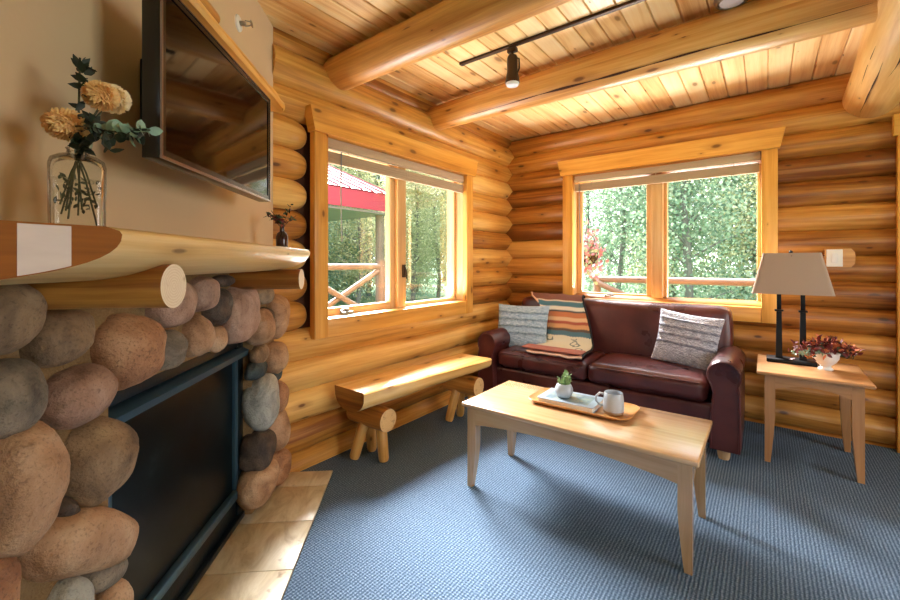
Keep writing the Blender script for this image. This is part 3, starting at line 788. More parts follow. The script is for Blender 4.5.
o = thing('wood_log_slice', 'short brown log piece lying on the pine ledge over the television', 'log', tuple(fw(.88, .055, zl + .04 + .032)), FRZ)
b = MB(); b.tube([(-.07, 0, 0), (0, 0, .0), (.04, 0, 0), (.06, 0, 0)], [.032, .033, .032, .026], 20, m=M['log'], mcap=M['end']); b.build('log_body', None, o)
sp = thing('wall_sprinkler', 'small white and chrome fire sprinkler head high on the chimney wall', 'sprinkler', tuple(fw(.452, 0, 2.315)), FRZ)
b = MB(); b.lathe([(0, 0), (.036, 0), (.034, .006), (.02, .01), (0, .01)], 28, T=Matrix.Rotation(R(-90), 4, 'X')); b.build('escutcheon', M['white'], sp)
b = MB(); b.lathe([(0, .008), (.011, .008), (.011, .03), (.006, .034), (0, .034)], 16, T=Matrix.Rotation(R(-90), 4, 'X')); b.tube([(.0, .03, .013), (0, .05, .01), (0, .06, 0), (0, .05, -.01), (0, .03, -.013)], .0025, 6); b.box((-.014, .058, -.012), (.014, .061, .012), .001)
b.build('nozzle', M['steel'], sp)

# ------------------------------------------------------------------ plants helpers
def leafquad(b, p, d, nrm, L, W, m=None, bend=.2, tone=.5, segs=3):
    d = Vector(d).normalized(); s_ = d.cross(Vector(nrm)).normalized(); nn = s_.cross(d); vs = []; fs = []
    prof = [.25, 1, .8, .05] if segs == 3 else [.3, .85, 1, .75, .05]
    k = len(prof)
    for i, w in enumerate(prof):
        t = i / (k - 1); c_ = Vector(p) + d * L * t - nn * bend * L * t * t
        vs += [c_ - s_ * W * w / 2 + nn * W * .12, c_, c_ + s_ * W * w / 2 + nn * W * .12]
    for i in range(k - 1):
        a = i * 3; fs += [[a, a + 1, a + 4, a + 3], [a + 1, a + 2, a + 5, a + 4]]
    b.add(vs, fs, None, tone, m)
def rv(r=rnd): return Vector((r.gauss(0, 1), r.gauss(0, 1), r.gauss(0, 1))).normalized()
def pompom(name, c, r, squash, mat, parent, n=420):
    b = MB(); b.add(*ico(c, r * .72, squash))
    for i in range(n):
        z = 1 - 2 * (i + .5) / n; a = i * 2.39996; q = math.sqrt(1 - z * z); d = Vector((q * math.cos(a), q * math.sin(a), z))
        p = Vector(c) + Vector((d.x, d.y, d.z * squash)) * r * .68
        leafquad(b, p, (d + rv() * .25), d.orthogonal() + rv() * .4, r * .36, r * .2, bend=-.45)
    return b.build(name, mat, parent, sharp=25)
def ico(c, r, sq=1, sub=3):
    bm = bmesh.new(); bmesh.ops.create_icosphere(bm, subdivisions=sub, radius=r)
    vs = [(v.co.x + c[0], v.co.y + c[1], v.co.z * sq + c[2]) for v in bm.verts]; bm.verts.index_update(); fs = [[q.index for q in f.verts] for f in bm.faces]; bm.free(); return vs, fs

# camera-right / towards-camera directions, used only to orient the bouquets as they stand
CR = Vector((cs, sn, 0)); CF = Vector((-sn, cs, 0))
def at(u, v, D):
    l = (u - 450) / fpx * D; return Vector((CX - sn * D + cs * l, cs * D + sn * l, CZ + (HZ - v) * D / fpx))

# ---- vase with apricot dahlias on the mantel
vb = at(78, 262, .80); vb.z = ZM
VS = thing('flower_vase', 'clear square glass bottle vase with apricot pompom flowers and eucalyptus on the mantel', 'vase', tuple(vb), R(79))
def rsq(r, k=.32, n=8):
    pts = []
    for cx_, cy_, a0 in ((1, 1, 0), (-1, 1, 90), (-1, -1, 180), (1, -1, 270)):
        for i in range(n + 1):
            a = R(a0 + 90 * i / n); pts.append((cx_ * r * (1 - k) + r * k * math.cos(a), cy_ * r * (1 - k) + r * k * math.sin(a)))
    return pts
def loft(b, secs, m=None, capb=True, capt=False, tone=.5):
    vs = [p for s2 in secs for p in s2]; n = len(secs[0]); fs = []
    for i in range(len(secs) - 1):
        for k in range(n): fs.append([i * n + k, i * n + (k + 1) % n, (i + 1) * n + (k + 1) % n, (i + 1) * n + k])
    if capb: fs.append(list(range(n))[::-1])
    if capt: fs.append([(len(secs) - 1) * n + k for k in range(n)])
    b.add(vs, fs, None, tone, m, 2)
def sqz(r, z, k=.32): return [(x_, y_, z) for x_, y_ in rsq(r, k)]
b = MB()
outer = [sqz(.036, .0), sqz(.041, .006), sqz(.042, .125), sqz(.039, .137), sqz(.028, .147, .6), sqz(.018, .151, .95), sqz(.016, .158, .99), sqz(.019, .162, .99)]
inner = [sqz(.016, .162, .99), sqz(.014, .151, .99), sqz(.026, .142, .6), sqz(.036, .133), sqz(.039, .12), sqz(.038, .01), sqz(.025, .008)]
loft(b, outer + inner, capb=True, capt=True); b.build('vase_glass', M['vaseglass'], VS, sharp=60)
b = MB(); loft(b, [sqz(.0375, .010), sqz(.038, .1)], capt=True); b.build('water', M['water'], VS)
iv = Matrix.Rotation(-R(79), 3, 'Z')
def vloc(u, v, D=.80): return iv @ (at(u, v, D) - vb)
b = MB(); r_ = random.Random(3)
for i in range(9):
    a = r_.uniform(0, 6.28); top = Vector((.006 * math.cos(a), .006 * math.sin(a), .16)); bot = Vector((.029 * math.cos(a + 2.6), .029 * math.sin(a + 2.6), .012 + r_.random() * .05))
    b.tube([bot, bot.lerp(top, .5) + Vector((0, 0, .01)), top], .0017, 6)
for (u, v, D) in ((68, 128, .80), (105, 100, .84), (112, 100, .86), (80, 58, .82)):
    e1 = vloc(u, v, D); b.tube([(0, 0, .14), Vector((0, 0, .15)).lerp(e1, .4) + Vector((0, 0, .02)), e1], .002, 6)
for i in range(70):
    p = Vector((r_.uniform(-.032, .032), r_.uniform(-.032, .032), r_.uniform(.045, .105))); leafquad(b, p, rv(r_), rv(r_), .012, .006)
b.build('stem', M['stem'], VS)
pompom('flower_head', vloc(67, 125, .79), .036, .72, M['flower'], VS)
pompom('flower_head', vloc(101, 96, .82), .030, .9, M['flower'], VS)
pompom('flower_head', vloc(113, 99, .86), .031, .9, M['flower2'], VS)
b = MB(); b2 = MB(); r_ = random.Random(11)
path = [vloc(*q) for q in ((80, 152, .8), (84, 100, .81), (86, 78, .82), (78, 62, .82))]
for i in range(26):
    t = r_.random() ** .8 * .999; k = int(t * 3); p = path[k].lerp(path[k + 1], t * 3 - k); leafquad(b, p, rv(r_) + Vector((0, 0, .3)), rv(r_), .026, .013)
path = [vloc(*q) for q in ((84, 150, .79), (105, 130, .78), (128, 134, .77), (150, 130, .76))]
b3 = MB(); b3.tube(path, .0015, 6)
for i in range(46):
    t = r_.random() * .999; k = int(t * 3); p = path[k].lerp(path[k + 1], t * 3 - k); leafquad(b if r_.random() < .5 else b2, p, rv(r_), rv(r_), .024, .018, segs=5)
path = [vloc(*q) for q in ((84, 150, .79), (78, 140, .78), (92, 118, .8), (110, 150, .75))]
for i in range(46):
    t = r_.random() * .999; k = int(t * 3); p = path[k].lerp(path[k + 1], t * 3 - k); leafquad(b, p, rv(r_), rv(r_), .022, .014)
b.build('foliage', M['leafdark'], VS, sharp=180); b2.build('eucalyptus_leaves', M['leafpale'], VS, sharp=180); b3.build('twig', M['stem'], VS)

# ---- little brown bottle with sprigs
bb = at(282, 262, 1.95); bb.z = ZM
BT = thing('bottle_vase', 'small dark brown bottle holding purple green sprigs at the far mantel end', 'bottle', tuple(bb))
b = MB(); b.lathe([(.0, 0), (.025, 0), (.027, .004), (.027, .062), (.022, .078), (.011, .088), (.010, .108), (.012, .112), (.009, .112), (.009, .1), (0, .1)], 28); b.build('bottle_glass', M['amber'], BT)
b = MB(); b2 = MB(); r_ = random.Random(5)
for i in range(9):
    d = Vector((r_.uniform(-1, 1), r_.uniform(-1, 1), r_.uniform(.7, 1.6))).normalized(); L = r_.uniform(.07, .11)
    b2.tube([(0, 0, .1), Vector((0, 0, .112)) + d * L * .5, Vector((0, 0, .11)) + d * L], .0012, 5)
    for k in range(9): leafquad(b, Vector((0, 0, .11)) + d * L * r_.uniform(.25, 1.05), rv(r_), rv(r_), .022, .011, m=r_.choice([M['leafdark'], M['leaf'], M['redleaf']]))
b.build('sprig_leaves', None, BT, sharp=180); b2.build('sprig_stem', M['stem'], BT)

# ------------------------------------------------------------------ bench
BN = thing('log_bench', 'half-log pine bench on short log supports under the window beside the fireplace', 'bench', (0, 0, 0))
zt = .475; n = 26; secs = []
for k in range(n + 1):
    t = k / n; y = 1.60 + (2.80 - 1.60) * t
    xb = .06 + .10 * t; xf = .335 + .13 * t + .012 * noise.noise(Vector((t * 5, 2, 0)))
    dep = .135 - .035 * t
    q = 1.0
    if k == 0: pass
    sec = [(xb, y, zt), (xf - .012, y, zt), (xf, y, zt - .01)]
    for j in range(1, 12):
        a = PI * j / 12; cx_ = (xb + xf) / 2; hw = (xf - xb) / 2
        sec.append((cx_ + hw * math.cos(a) * (1.0 if a < PI / 2 else .98), y, zt - .012 - (dep - .012) * math.sin(a) ** .7 * (1 + .05 * noise.noise(Vector((t * 6, j * .5, 1))))))
    sec.append((xb, y, zt - .01)); secs.append(sec)
b = MB(); n2 = len(secs[0]); vs = [p for q in secs for p in q]; fs = []; uvs = []
for i in range(n):
    for k in range(n2):
        k2 = (k + 1) % n2; fs.append([i * n2 + k, (i + 1) * n2 + k, (i + 1) * n2 + k2, i * n2 + k2])
        uvs.append([(vs[j][1], kk * .03 if 0 < k < n2 - 1 else vs[j][0]) for j, kk in ((i * n2 + k, k), ((i + 1) * n2 + k, k), ((i + 1) * n2 + k2, k + 1), (i * n2 + k2, k + 1))])
b.add(vs, fs, uvs, .7, M['logseat']); b.add(secs[0], [list(range(n2))], None, .2, M['logdark'], 1); b.add(secs[-1], [list(range(n2))[::-1]], None, .4, M['end'], 1)
b.build('seat', None, BN, sharp=50)
for y, xf, zz in ((1.77, .36, .272), (2.62, .46, .29)):
    b = MB(); r_s = .071
    b.tube([(xf - .31 + .31 * k / 5, y, zz) for k in range(6)], [r_s, r_s * 1.04, r_s, r_s * 1.02, r_s, r_s * .97], 24, m=M['logdark'], mcap=M['end'], tone=.4); b.build('support_log', None, BN)
    for dx, dy, top in ((.075, .01, .02), (-.10, .05, -.10), (-.10, -.05, -.10)):
        b = MB(); p0 = Vector((xf - .09 + top, y + dy * .5, zz - .04)); p1 = Vector((xf - .13 + dx, y + dy * 1.5, 0.005))
        b.tube([p0, p0.lerp(p1, .5), p1.lerp(p0, .06), p1], [.034, .034, .032, .027], 16, m=M['logseat'], mcap=M['end']); b.build('leg', None, BN)

# ------------------------------------------------------------------ tables
def taper_leg(b, x, y, z1, w, ix, iy, foot=.55, bow=.012):
    """square leg whose inner faces taper to the foot; ix, iy = +1/-1 direction of the inner side"""
    n = 12; vs = []; fs = []
    for k in range(n + 1):
        t = k / n; z = z1 * (1 - t)
        q = 0 if t < .45 else ((t - .45) / .55) ** 1.3
        wi = w * (1 - (1 - foot) * q)
        x0, x1 = (x, x + ix * wi); y0, y1 = (y, y + iy * wi)
        vs += [(min(x0, x1), min(y0, y1), z), (max(x0, x1), min(y0, y1), z), (max(x0, x1), max(y0, y1), z), (min(x0, x1), max(y0, y1), z)]
    for k in range(n):
        for j in range(4): fs.append([k * 4 + j, (k + 1) * 4 + j, (k + 1) * 4 + (j + 1) % 4, k * 4 + (j + 1) % 4])
    fs += [[0, 1, 2, 3], [n * 4 + 3, n * 4 + 2, n * 4 + 1, n * 4]]
    b.add(vs, fs, None, .4, None, 2)
def apron(b, a0, a1, c0, c1, z0, z1, arch, axis):
    """board between legs with an arched lower edge"""
    n = 16; poly = [(a0, z1)] ; poly = []
    for k in range(n + 1): t = k / n; poly.append((a0 + (a1 - a0) * t, z0 + arch * math.sin(PI * t) ** .8))
    poly += [(a1, z1), (a0, z1)]
    vs = []; m_ = len(poly)
    for c_ in (c0, c1):
        for a, z in poly: vs.append((a, c_, z) if axis == 0 else (c_, a, z))
    fs = [[k, (k + 1) % m_, m_ + (k + 1) % m_, m_ + k] for k in range(m_)] + [list(range(m_))[::-1], [m_ + k for k in range(m_)]]
    b.add(vs, fs, None, .45, None, axis)
def table(name, label, cat, x0, x1, y0, y1, zt, th, mat, ov, lw, ap, arch, group=None):
    cx_, cy_ = (x0 + x1) / 2, (y0 + y1) / 2; e = thing(name, label, cat, (cx_, cy_, 0)); hx, hy = (x1 - x0) / 2, (y1 - y0) / 2
    b = MB(); b.box((-hx, -hy, zt - th), (hx, hy, zt), .008, 3, tone=.6); b.build('tabletop', mat, e)
    for sx in (-1, 1):
        for sy in (-1, 1):
            b = MB(); taper_leg(b, sx * (hx - ov), sy * (hy - ov), zt - th, lw, -sx, -sy); b.build('leg', mat, e)
    lx, ly = hx - ov - lw, hy - ov - lw
    for sgn in (-1, 1):
        b = MB(); y = sgn * (hy - ov - .012); apron(b, -lx, lx, y - .01, y + .01, zt - th - ap, zt - th, arch, 0); b.build('apron', mat, e)
        b = MB(); x = sgn * (hx - ov - .012); apron(b, -ly, ly, x - .01, x + .01, zt - th - ap, zt - th, arch, 1); b.build('apron', mat, e)
    return e
table('coffee_table', 'long light maple coffee table with tapered legs in the middle of the carpet', 'table', .85, 1.985, 1.848, 2.385, .465, .024, M['maple'], .026, .052, .095, .035)
table('side_table', 'small square maple side table beside the sofa arm carrying the lamp', 'table', 2.145, 2.67, 3.19, 3.78, .565, .022, M['maple2'], .04, .052, .085, .035)

# tray, book, succulent, mug
TZ = .465
TR = thing('serving_tray', 'rounded bamboo tray with raised rim on the coffee table', 'tray', (1.405, 2.19, TZ))
def rrect(hx, hy, r, z, n=8):
    pts = []
    for sx, sy, a0 in ((1, 1, 0), (-1, 1, 90), (-1, -1, 180), (1, -1, 270)):
        for i in range(n + 1):
            a = R(a0 + 90 * i / n); pts.append((sx * (hx - r) + r * math.cos(a), sy * (hy - r) + r * math.sin(a), z))
    return pts
b = MB(); loft(b, [rrect(.235, .10, .04, 0), rrect(.25, .115, .05, .004), rrect(.272, .134, .06, .022), rrect(.27, .132, .058, .0235), rrect(.266, .128, .055, .021), rrect(.245, .11, .048, .008), rrect(.22, .09, .03, .006)], capt=True); b.build('tray_body', M['tray'], TR)
BK = thing('book', 'pale blue hardcover book lying on the bamboo tray', 'book', (1.345, 2.185, TZ + .0085), R(1))
b = MB(); b.box((-.147, -.098, .002), (.147, .096, .026), .001); b.build('page_block', M['page'], BK)
b = MB(); b.box((-.152, -.103, .026), (.152, .101, .0295), .001); b.box((-.152, -.103, -.0015), (.152, .101, .002), .001); b.box((-.152, .096, .0), (.152, .103, .028), .001)
b.build('book_cover', M['cover'], BK)
SC = thing('succulent_pot', 'tiny white round pot with green succulent standing on the book', 'plant', (1.315, 2.165, TZ + .038))
b = MB(); b.lathe([(0, 0), (.026, 0), (.04, .01), (.048, .032), (.047, .05), (.038, .07), (.033, .075), (.031, .073), (.033, .062), (0, .062)], 36); b.build('pot', M['mug'], SC)
b = MB(); b.lathe([(0, .058), (.033, .064), (0, .067)], 16); b.build('soil', M['soil'], SC)
b = MB(); r_ = random.Random(2)
for i in range(15):
    a = r_.uniform(0, 6.28); rr = r_.uniform(0, .024); base = Vector((rr * math.cos(a), rr * math.sin(a), .062)); tip = base + Vector((.5 * rr * math.cos(a), .5 * rr * math.sin(a), r_.uniform(.03, .068)))
    b.tube([base, tip], .003, 6)
    for k in range(16): leafquad(b, base.lerp(tip, r_.uniform(.2, 1.05)), rv(r_) + Vector((0, 0, .6)), rv(r_), .014, .008, bend=-.2)
b.build('succulent_leaves', M['succ'], SC, sharp=180)
MG = thing('mug', 'pale grey blue stoneware mug with handle standing on the tray', 'mug', (1.575, 2.17, TZ + .0085))
b = MB(); b.lathe([(.043, .012), (.049, .014), (.0505, .03), (.048, .075), (.0445, .103), (.043, .1045), (.0415, .102), (.045, .075), (.047, .02), (0, .018)], 40); b.build('mug_body', M['mug'], MG)
b = MB(); b.lathe([(0, 0), (.043, 0), (.047, .003), (.0495, .014), (.04, .014)], 40); b.build('mug_base', M['mugbase'], MG)
b = MB(); d = Vector((-.93, -.36, 0)); b.tube([d * .046 + Vector((0, 0, .092)), d * .066 + Vector((0, 0, .096)), d * .084 + Vector((0, 0, .078)), d * .084 + Vector((0, 0, .056)), d * .068 + Vector((0, 0, .036)), d * .048 + Vector((0, 0, .034))], .0058, 10); b.build('handle', M['mug'], MG)

# lamp
LP = thing('table_lamp', 'black twin-post table lamp with taupe tapered shade on the side table', 'lamp', (2.325, 3.60, .565))
b = MB(); b.box((-.13, -.07, 0), (.13, .07, .024), .004); b.build('base', M['black'], LP)
for x_ in (-.062, .062):
    b = MB(); b.box((x_ - .02, -.02, .024), (x_ + .02, .02, .036), .003, grain=2)
    hw0, hw1 = .018, .014; vs = [(x_ + sx * h_, sy * h_, z_) for z_, h_ in ((.036, hw0), (.34, hw1)) for sx, sy in ((-1, -1), (1, -1), (1, 1), (-1, 1))]
    b.add(vs, [[0, 1, 5, 4], [1, 2, 6, 5], [2, 3, 7, 6], [3, 0, 4, 7], [4, 5, 6, 7]])
    b.box((x_ - .024, -.024, .34), (x_ + .024, .024, .352), .003); b.box((x_ - .012, -.012, .352), (x_ + .012, .012, .50), .002, grain=2)
    b.build('post', M['black'], LP)
b = MB(); b.box((-.07, -.008, .49), (.07, .008, .505), .002); b.tube([(0, 0, .49), (0, 0, .73)], .005, 8); b.lathe([(0, .73), (.01, .732), (.012, .745), (0, .755)], 14); b.tube([(-.17, 0, .715), (.17, 0, .715)], .0025, 6); b.tube([(0, -.1, .715), (0, .1, .715)], .0025, 6)
b.build('harp', M['black'], LP)
b = MB(); secs = []
for hx_, hy_, z_ in ((.212, .12, .462), (.150, .085, .735), (.147, .082, .735), (.208, .116, .462)): secs.append(rrect(hx_, hy_, .02, z_, 5))
secs.append(secs[0]); loft(b, secs, capb=False); b.build('lamp_shade', M['shade'], LP, sharp=30)
b = MB(); b.tube([(0, .07, .008), (.02, .12, .006), (.03, .17, .004), (.02, .192, .0)], .003, 6); b.build('cord', M['black'], LP)

# flower bowl
FB = thing('flower_bowl', 'white footed bowl of burgundy and peach autumn flowers on the side table', 'flower bowl', (2.49, 3.50, .565))
b = MB(); b.lathe([(0, 0), (.038, 0), (.036, .006), (.026, .016), (.028, .026), (.05, .045), (.064, .07), (.066, .092), (.07, .104), (.066, .106), (.06, .09), (.04, .06), (0, .055)], 40); b.build('bowl', M['white'], FB)
b = MB(); b.lathe([(0, .07), (.058, .086), (0, .09)], 20); b.build('soil', M['soil'], FB)
b = MB(); b2 = MB(); r_ = random.Random(8); bl = MB()
for i in range(330):
    a = r_.uniform(0, 6.28); q = r_.random() ** .6; lat = r_.gauss(0, .085); dpt = r_.gauss(0, .04); hh = .118 + r_.random() * .075 - abs(lat) * .25
    p = Vector((CR.x * lat + CF.x * dpt, CR.y * lat + CF.y * dpt, hh))
    leafquad(b, p, rv(r_) + Vector((0, 0, .3)), rv(r_), .034, .018, m=r_.choice([M['redleaf'], M['redleaf'], M['redleaf'], M['leafdark'], M['peach']]))
for i in range(7):
    lat = -.06 + .17 * i / 6 + r_.uniform(-.01, .01); p = CR * lat * .8 + CF * r_.uniform(-.05, 0) + Vector((0, 0, .135 + r_.uniform(-.015, .025)))
    pompom('blossom', p, .017, .8, M['peach'] if i % 2 else M['redleaf'], FB, 60)
for i in range(70):
    t = r_.random(); p = CR * (-.04 - .19 * t) + CF * (-.03 + r_.gauss(0, .012)) + Vector((0, 0, .115 - .01 * t + r_.gauss(0, .008))); leafquad(b2, p, rv(r_), rv(r_), .02, .011)
b2.tube([CR * -.03 + Vector((0, 0, .11)), CR * -.11 - CF * .03 + Vector((0, 0, .115)), CR * -.2 - CF * .03 + Vector((0, 0, .105))], .0015, 6)
for i in range(46):
    t = r_.random(); p = CR * (.06 + .11 * t) + CF * (r_.gauss(0, .012)) + Vector((0, 0, .115 - .03 * t + r_.gauss(0, .008))); leafquad(b, p, rv(r_), rv(r_), .028, .012, m=M['leafdark'])
for i in range(12):
    p1 = CR * r_.uniform(-.07, .07) + CF * r_.uniform(-.03, .03) + Vector((0, 0, .15)); bl.tube([(0, 0, .08), p1 * .5 + Vector((0, 0, .045)), p1], .0015, 5)
b.build('autumn_leaves', None, FB, sharp=180); b2.build('eucalyptus_trail', M['leafpale'], FB, sharp=180); bl.build('stem', M['stem'], FB)

# ------------------------------------------------------------------ sofa
SX0, SX1 = .14, 2.10; SY0, SY1 = 3.06, 3.84
SF = thing('leather_sofa', 'burgundy leather two-cushion sofa with rolled arms under the back window', 'sofa', ((SX0 + SX1) / 2, (SY0 + SY1) / 2, 0))
W = (SX1 - SX0) / 2; HD = (SY1 - SY0) / 2
def puff(lo, hi, bev, bulge=(0, 0, 0), n=10, nz=4, seed=0, wr=.0):
    """soft box: rounded edges, bulging faces"""
    lo, hi = Vector(lo), Vector(hi); c = (lo + hi) / 2; h = (hi - lo) / 2
    bm = bmesh.new(); bmesh.ops.create_cube(bm, size=2); bmesh.ops.subdivide_edges(bm, edges=bm.edges[:], cuts=n, use_grid_fill=True)
    vs = []
    for v in bm.verts:
        p = v.co
        # concentrate points near edges
        q = Vector([math.copysign(abs(a) ** .75, a) for a in p])
        P = Vector([q[k] * h[k] for k in range(3)])
        inn = Vector([max(-h[k] + bev, min(h[k] - bev, P[k])) for k in range(3)]); d = P - inn
        if d.length > 1e-9: P = inn + d.normalized() * bev if d.length > bev * .999 or sum(1 for k in range(3) if abs(d[k]) > 1e-9) > 1 else P
        sx, sy, sz = (1 - q.x ** 2), (1 - q.y ** 2), (1 - q.z ** 2)
        P.x += math.copysign(bulge[0] * sy * sz, P.x) * abs(q.x); P.y += math.copysign(bulge[1] * sx * sz, P.y) * abs(q.y); P.z += math.copysign(bulge[2] * (max(0, sx) ** .5) * (max(0, sy) ** .5), P.z) * abs(q.z)
        if wr: P += Vector((0, 0, wr)) * noise.noise(P * 9 + Vector((seed, 0, 0))) + Vector((0, wr, 0)) * noise.noise(P * 7 + Vector((0, seed, 0)))
        vs.append(P + c)
    bm.verts.index_update(); fs = [[q.index for q in f.verts] for f in bm.faces]; bm.free(); return vs, fs
def soft(name, lo, hi, bev, bulge, mat, parent, n=14, seed=0, wr=.004):
    b = MB(); b.add(*puff(lo, hi, bev, bulge, n, 4, seed, wr)); return b.build(name, mat, parent, sharp=180)
soft('base', (-W + .05, -HD + .05, .07), (W - .05, HD - .03, .33), .025, (0, .006, 0), M['leather'], SF, seed=1, wr=.003)
for k, (a0, a1) in enumerate(((-W + .2, .0), (.0, W - .2))):
    c_ = soft('seat_cushion', (a0 + .002, -HD + .015, .335), (a1 - .002, HD - .22, .478), .045, (0, .012, .014), M['leather'], SF, 18, 3 + k, .005)
    b = MB(); y = -HD + .01; 
    b.tube([(a0 + .03, y + .02, .455), (a0 + .1, y - .0, .462), ((a0 + a1) / 2, y - .008, .464), (a1 - .1, y, .462), (a1 - .03, y + .02, .455)], .005, 8); b.build('welt', M['leather'], c_)
# back: slightly leaning, rounded top
b = MB(); vs, fs = puff((-W + .12, HD - .25, .30), (W - .1, HD - .04, .905), .06, (0, .02, .0), 18, 4, 9, .005)
vs = [Vector((v.x - math.copysign(max(0, (v.z - .66)) ** 2 * .3, v.x) * (abs(v.x) > W * .8), v.y + (v.z - .35) * .10, v.z)) for v in vs]
b.add(vs, fs); b.build('backrest', M['leather'], SF, sharp=180)
# rolled arms
for sgn in (-1, 1):
    prof = []; n = 26
    cx_ = .115; zc_ = .54; r = .092
    outer_x = .012
    prof = [(.03, .07), (.028, .3), (.03, .435)]
    for k in range(n + 1):
        a = R(215 - 250 * k / n); prof.append((cx_ + r * math.cos(a), zc_ + r * math.sin(a)))
    prof += [(.172, .43), (.185, .3), (.19, .07)]
    secs = []
    for (y, s_c) in ((-HD - .0, .94), (-HD - .012, .97), (-HD + .01, 1.0), (-HD + .25, 1.0), (0, .995), (HD - .12, .98), (HD - .06, .96)):
        secs.append([((cx_ + (px - cx_) * s_c - W) * (1 if sgn < 0 else -1), y + (.012 if False else 0), .07 + (pz - .07) * (s_c * .5 + .5) - .03 * max(0, y) * 1.0) for px, pz in prof])
    secs[0] = [(x_, -HD - .006, z_) for x_, y_, z_ in secs[0]]
    b = MB(); m_ = len(prof); vs = [p for q in secs for p in q]; fs = []
    for i in range(len(secs) - 1):
        for k in range(m_): fs.append([i * m_ + k, (i + 1) * m_ + k, (i + 1) * m_ + (k + 1) % m_, i * m_ + (k + 1) % m_])
    fs += [list(range(m_)), [(len(secs) - 1) * m_ + k for k in range(m_)][::-1]]
    b.add(vs, fs); a_ = b.build('armrest', M['leather'], SF, sharp=50)
    b = MB(); fr = [((cx_ + (px - cx_) * .93 - W) * (1 if sgn < 0 else -1), -HD - .012, .075 + (pz - .07) * .965) for px, pz in prof]
    b.tube(fr, .005, 8); b.build('welt', M['leather'], a_)
for sx in (-1, 1):
    for sy in (-1, 1):
        b = MB(); b.lathe([(0, 0), (.03, 0), (.036, .02), (.038, .06), (.034, .078), (0, .08)], 24, c=(sx * (W - .12), sy * (HD - .12) - (.06 if sy < 0 else -.0), 0)); b.build('foot', M['maple'], SF)

# pillows
def pillow(name, label, mat, loc, rot, hw, hh, th, rows, rowmat, ridge=.006, fringe=True, seed=0):
    e = thing(name, label, 'pillow', loc); e.rotation_euler = rot
    n = 56; b = MB(); r_ = random.Random(seed)
    for side in (1, -1):
        vs = []; fs = []; uvs = []
        tn = []
        for j in range(n + 1):
            for i in range(n + 1):
                u, v = -1 + 2 * i / n, -1 + 2 * j / n
                k = (1 - abs(u) ** 2.6) ** .55 * (1 - abs(v) ** 2.6) ** .55 if abs(u) < 1 and abs(v) < 1 else 0
                pin = 1 - .05 * (1 - abs(u) ** 2) * 0 
                x = u * hw * (1 - .07 * (1 - v * v)); z = v * hh * (1 - .07 * (1 - u * u)) + hh
                y = k * th
                if k > 0:
                    rr = sum(math.exp(-((v - c_) / .045) ** 2) for c_ in rows)
                    y += ridge * rr * min(1, k * 3) * (1 + .5 * noise.noise(Vector((u * 16, v * 5, seed)))) + .0035 * noise.noise(Vector((u * 22, v * 22, seed + 3))) * min(1, k * 3)
                else: z += .004 * noise.noise(Vector((u * 30, v * 30, 1))); x += .004 * noise.noise(Vector((u * 30, v * 30, 5)))
                vs.append((x, -y * side, z))
        for j in range(n):
            for i in range(n):
                a = j * (n + 1) + i; q = [a, a + 1, a + n + 2, a + n + 1]
                if side < 0: q = q[::-1]
                vv = -1 + 2 * (j + .5) / n; mm = rowmat if any(abs(vv - c_) < .05 for c_ in rows) else mat
                b.add([vs[k_] for k_ in q], [[0, 1, 2, 3]], None, .5, mm)
    # weld-by-index for smoothness
    me_v = {}; nv = []; remap = []
    for v in b.v:
        k_ = (round(v.x, 5), round(v.y, 5), round(v.z, 5))
        if k_ not in me_v: me_v[k_] = len(nv); nv.append(v)
        remap.append(me_v[k_])
    b.v = nv; b.f = [[remap[k_] for k_ in f] for f in b.f]
    for f_i, uv in enumerate(b.uv): b.uv[f_i] = [(nv[k_].x, nv[k_].z) for k_ in b.f[f_i]]
    b.build('pillow_cover', None, e, sharp=180)
    return e
pillow('throw_pillow', 'pale blue chunky knit square pillow leaning at the corner end of the sofa', M['knit_blue'], (.425, 3.35, .452), (R(-17), 0, R(12)), .245, .205, .06, (.62, .3, -.02, -.35), M['knit_blue_row'], .016, seed=1)
pillow('throw_pillow', 'grey and white chunky knit pillow leaning by the sofa arm near the lamp', M['knit_grey'], (1.70, 3.42, .475), (R(-15), R(6), R(-8)), .215, .20, .06, (.68, .38, .08, -.22), M['knit_grey_dark'], .012, seed=2)

# striped throw: from behind the back, over the top, down the back and out over the seat cushion
BL = thing('throw_blanket', 'folded woven throw with teal, rust and cream stripes draped over the sofa back and seat', 'blanket')
path = [(3.80, .86), (3.79, .90), (3.735, .925), (3.66, .91), (3.60, .855), (3.565, .76), (3.53, .66), (3.49, .58), (3.45, .53), (3.38, .507), (3.28, .504), (3.18, .502), (3.10, .492)]
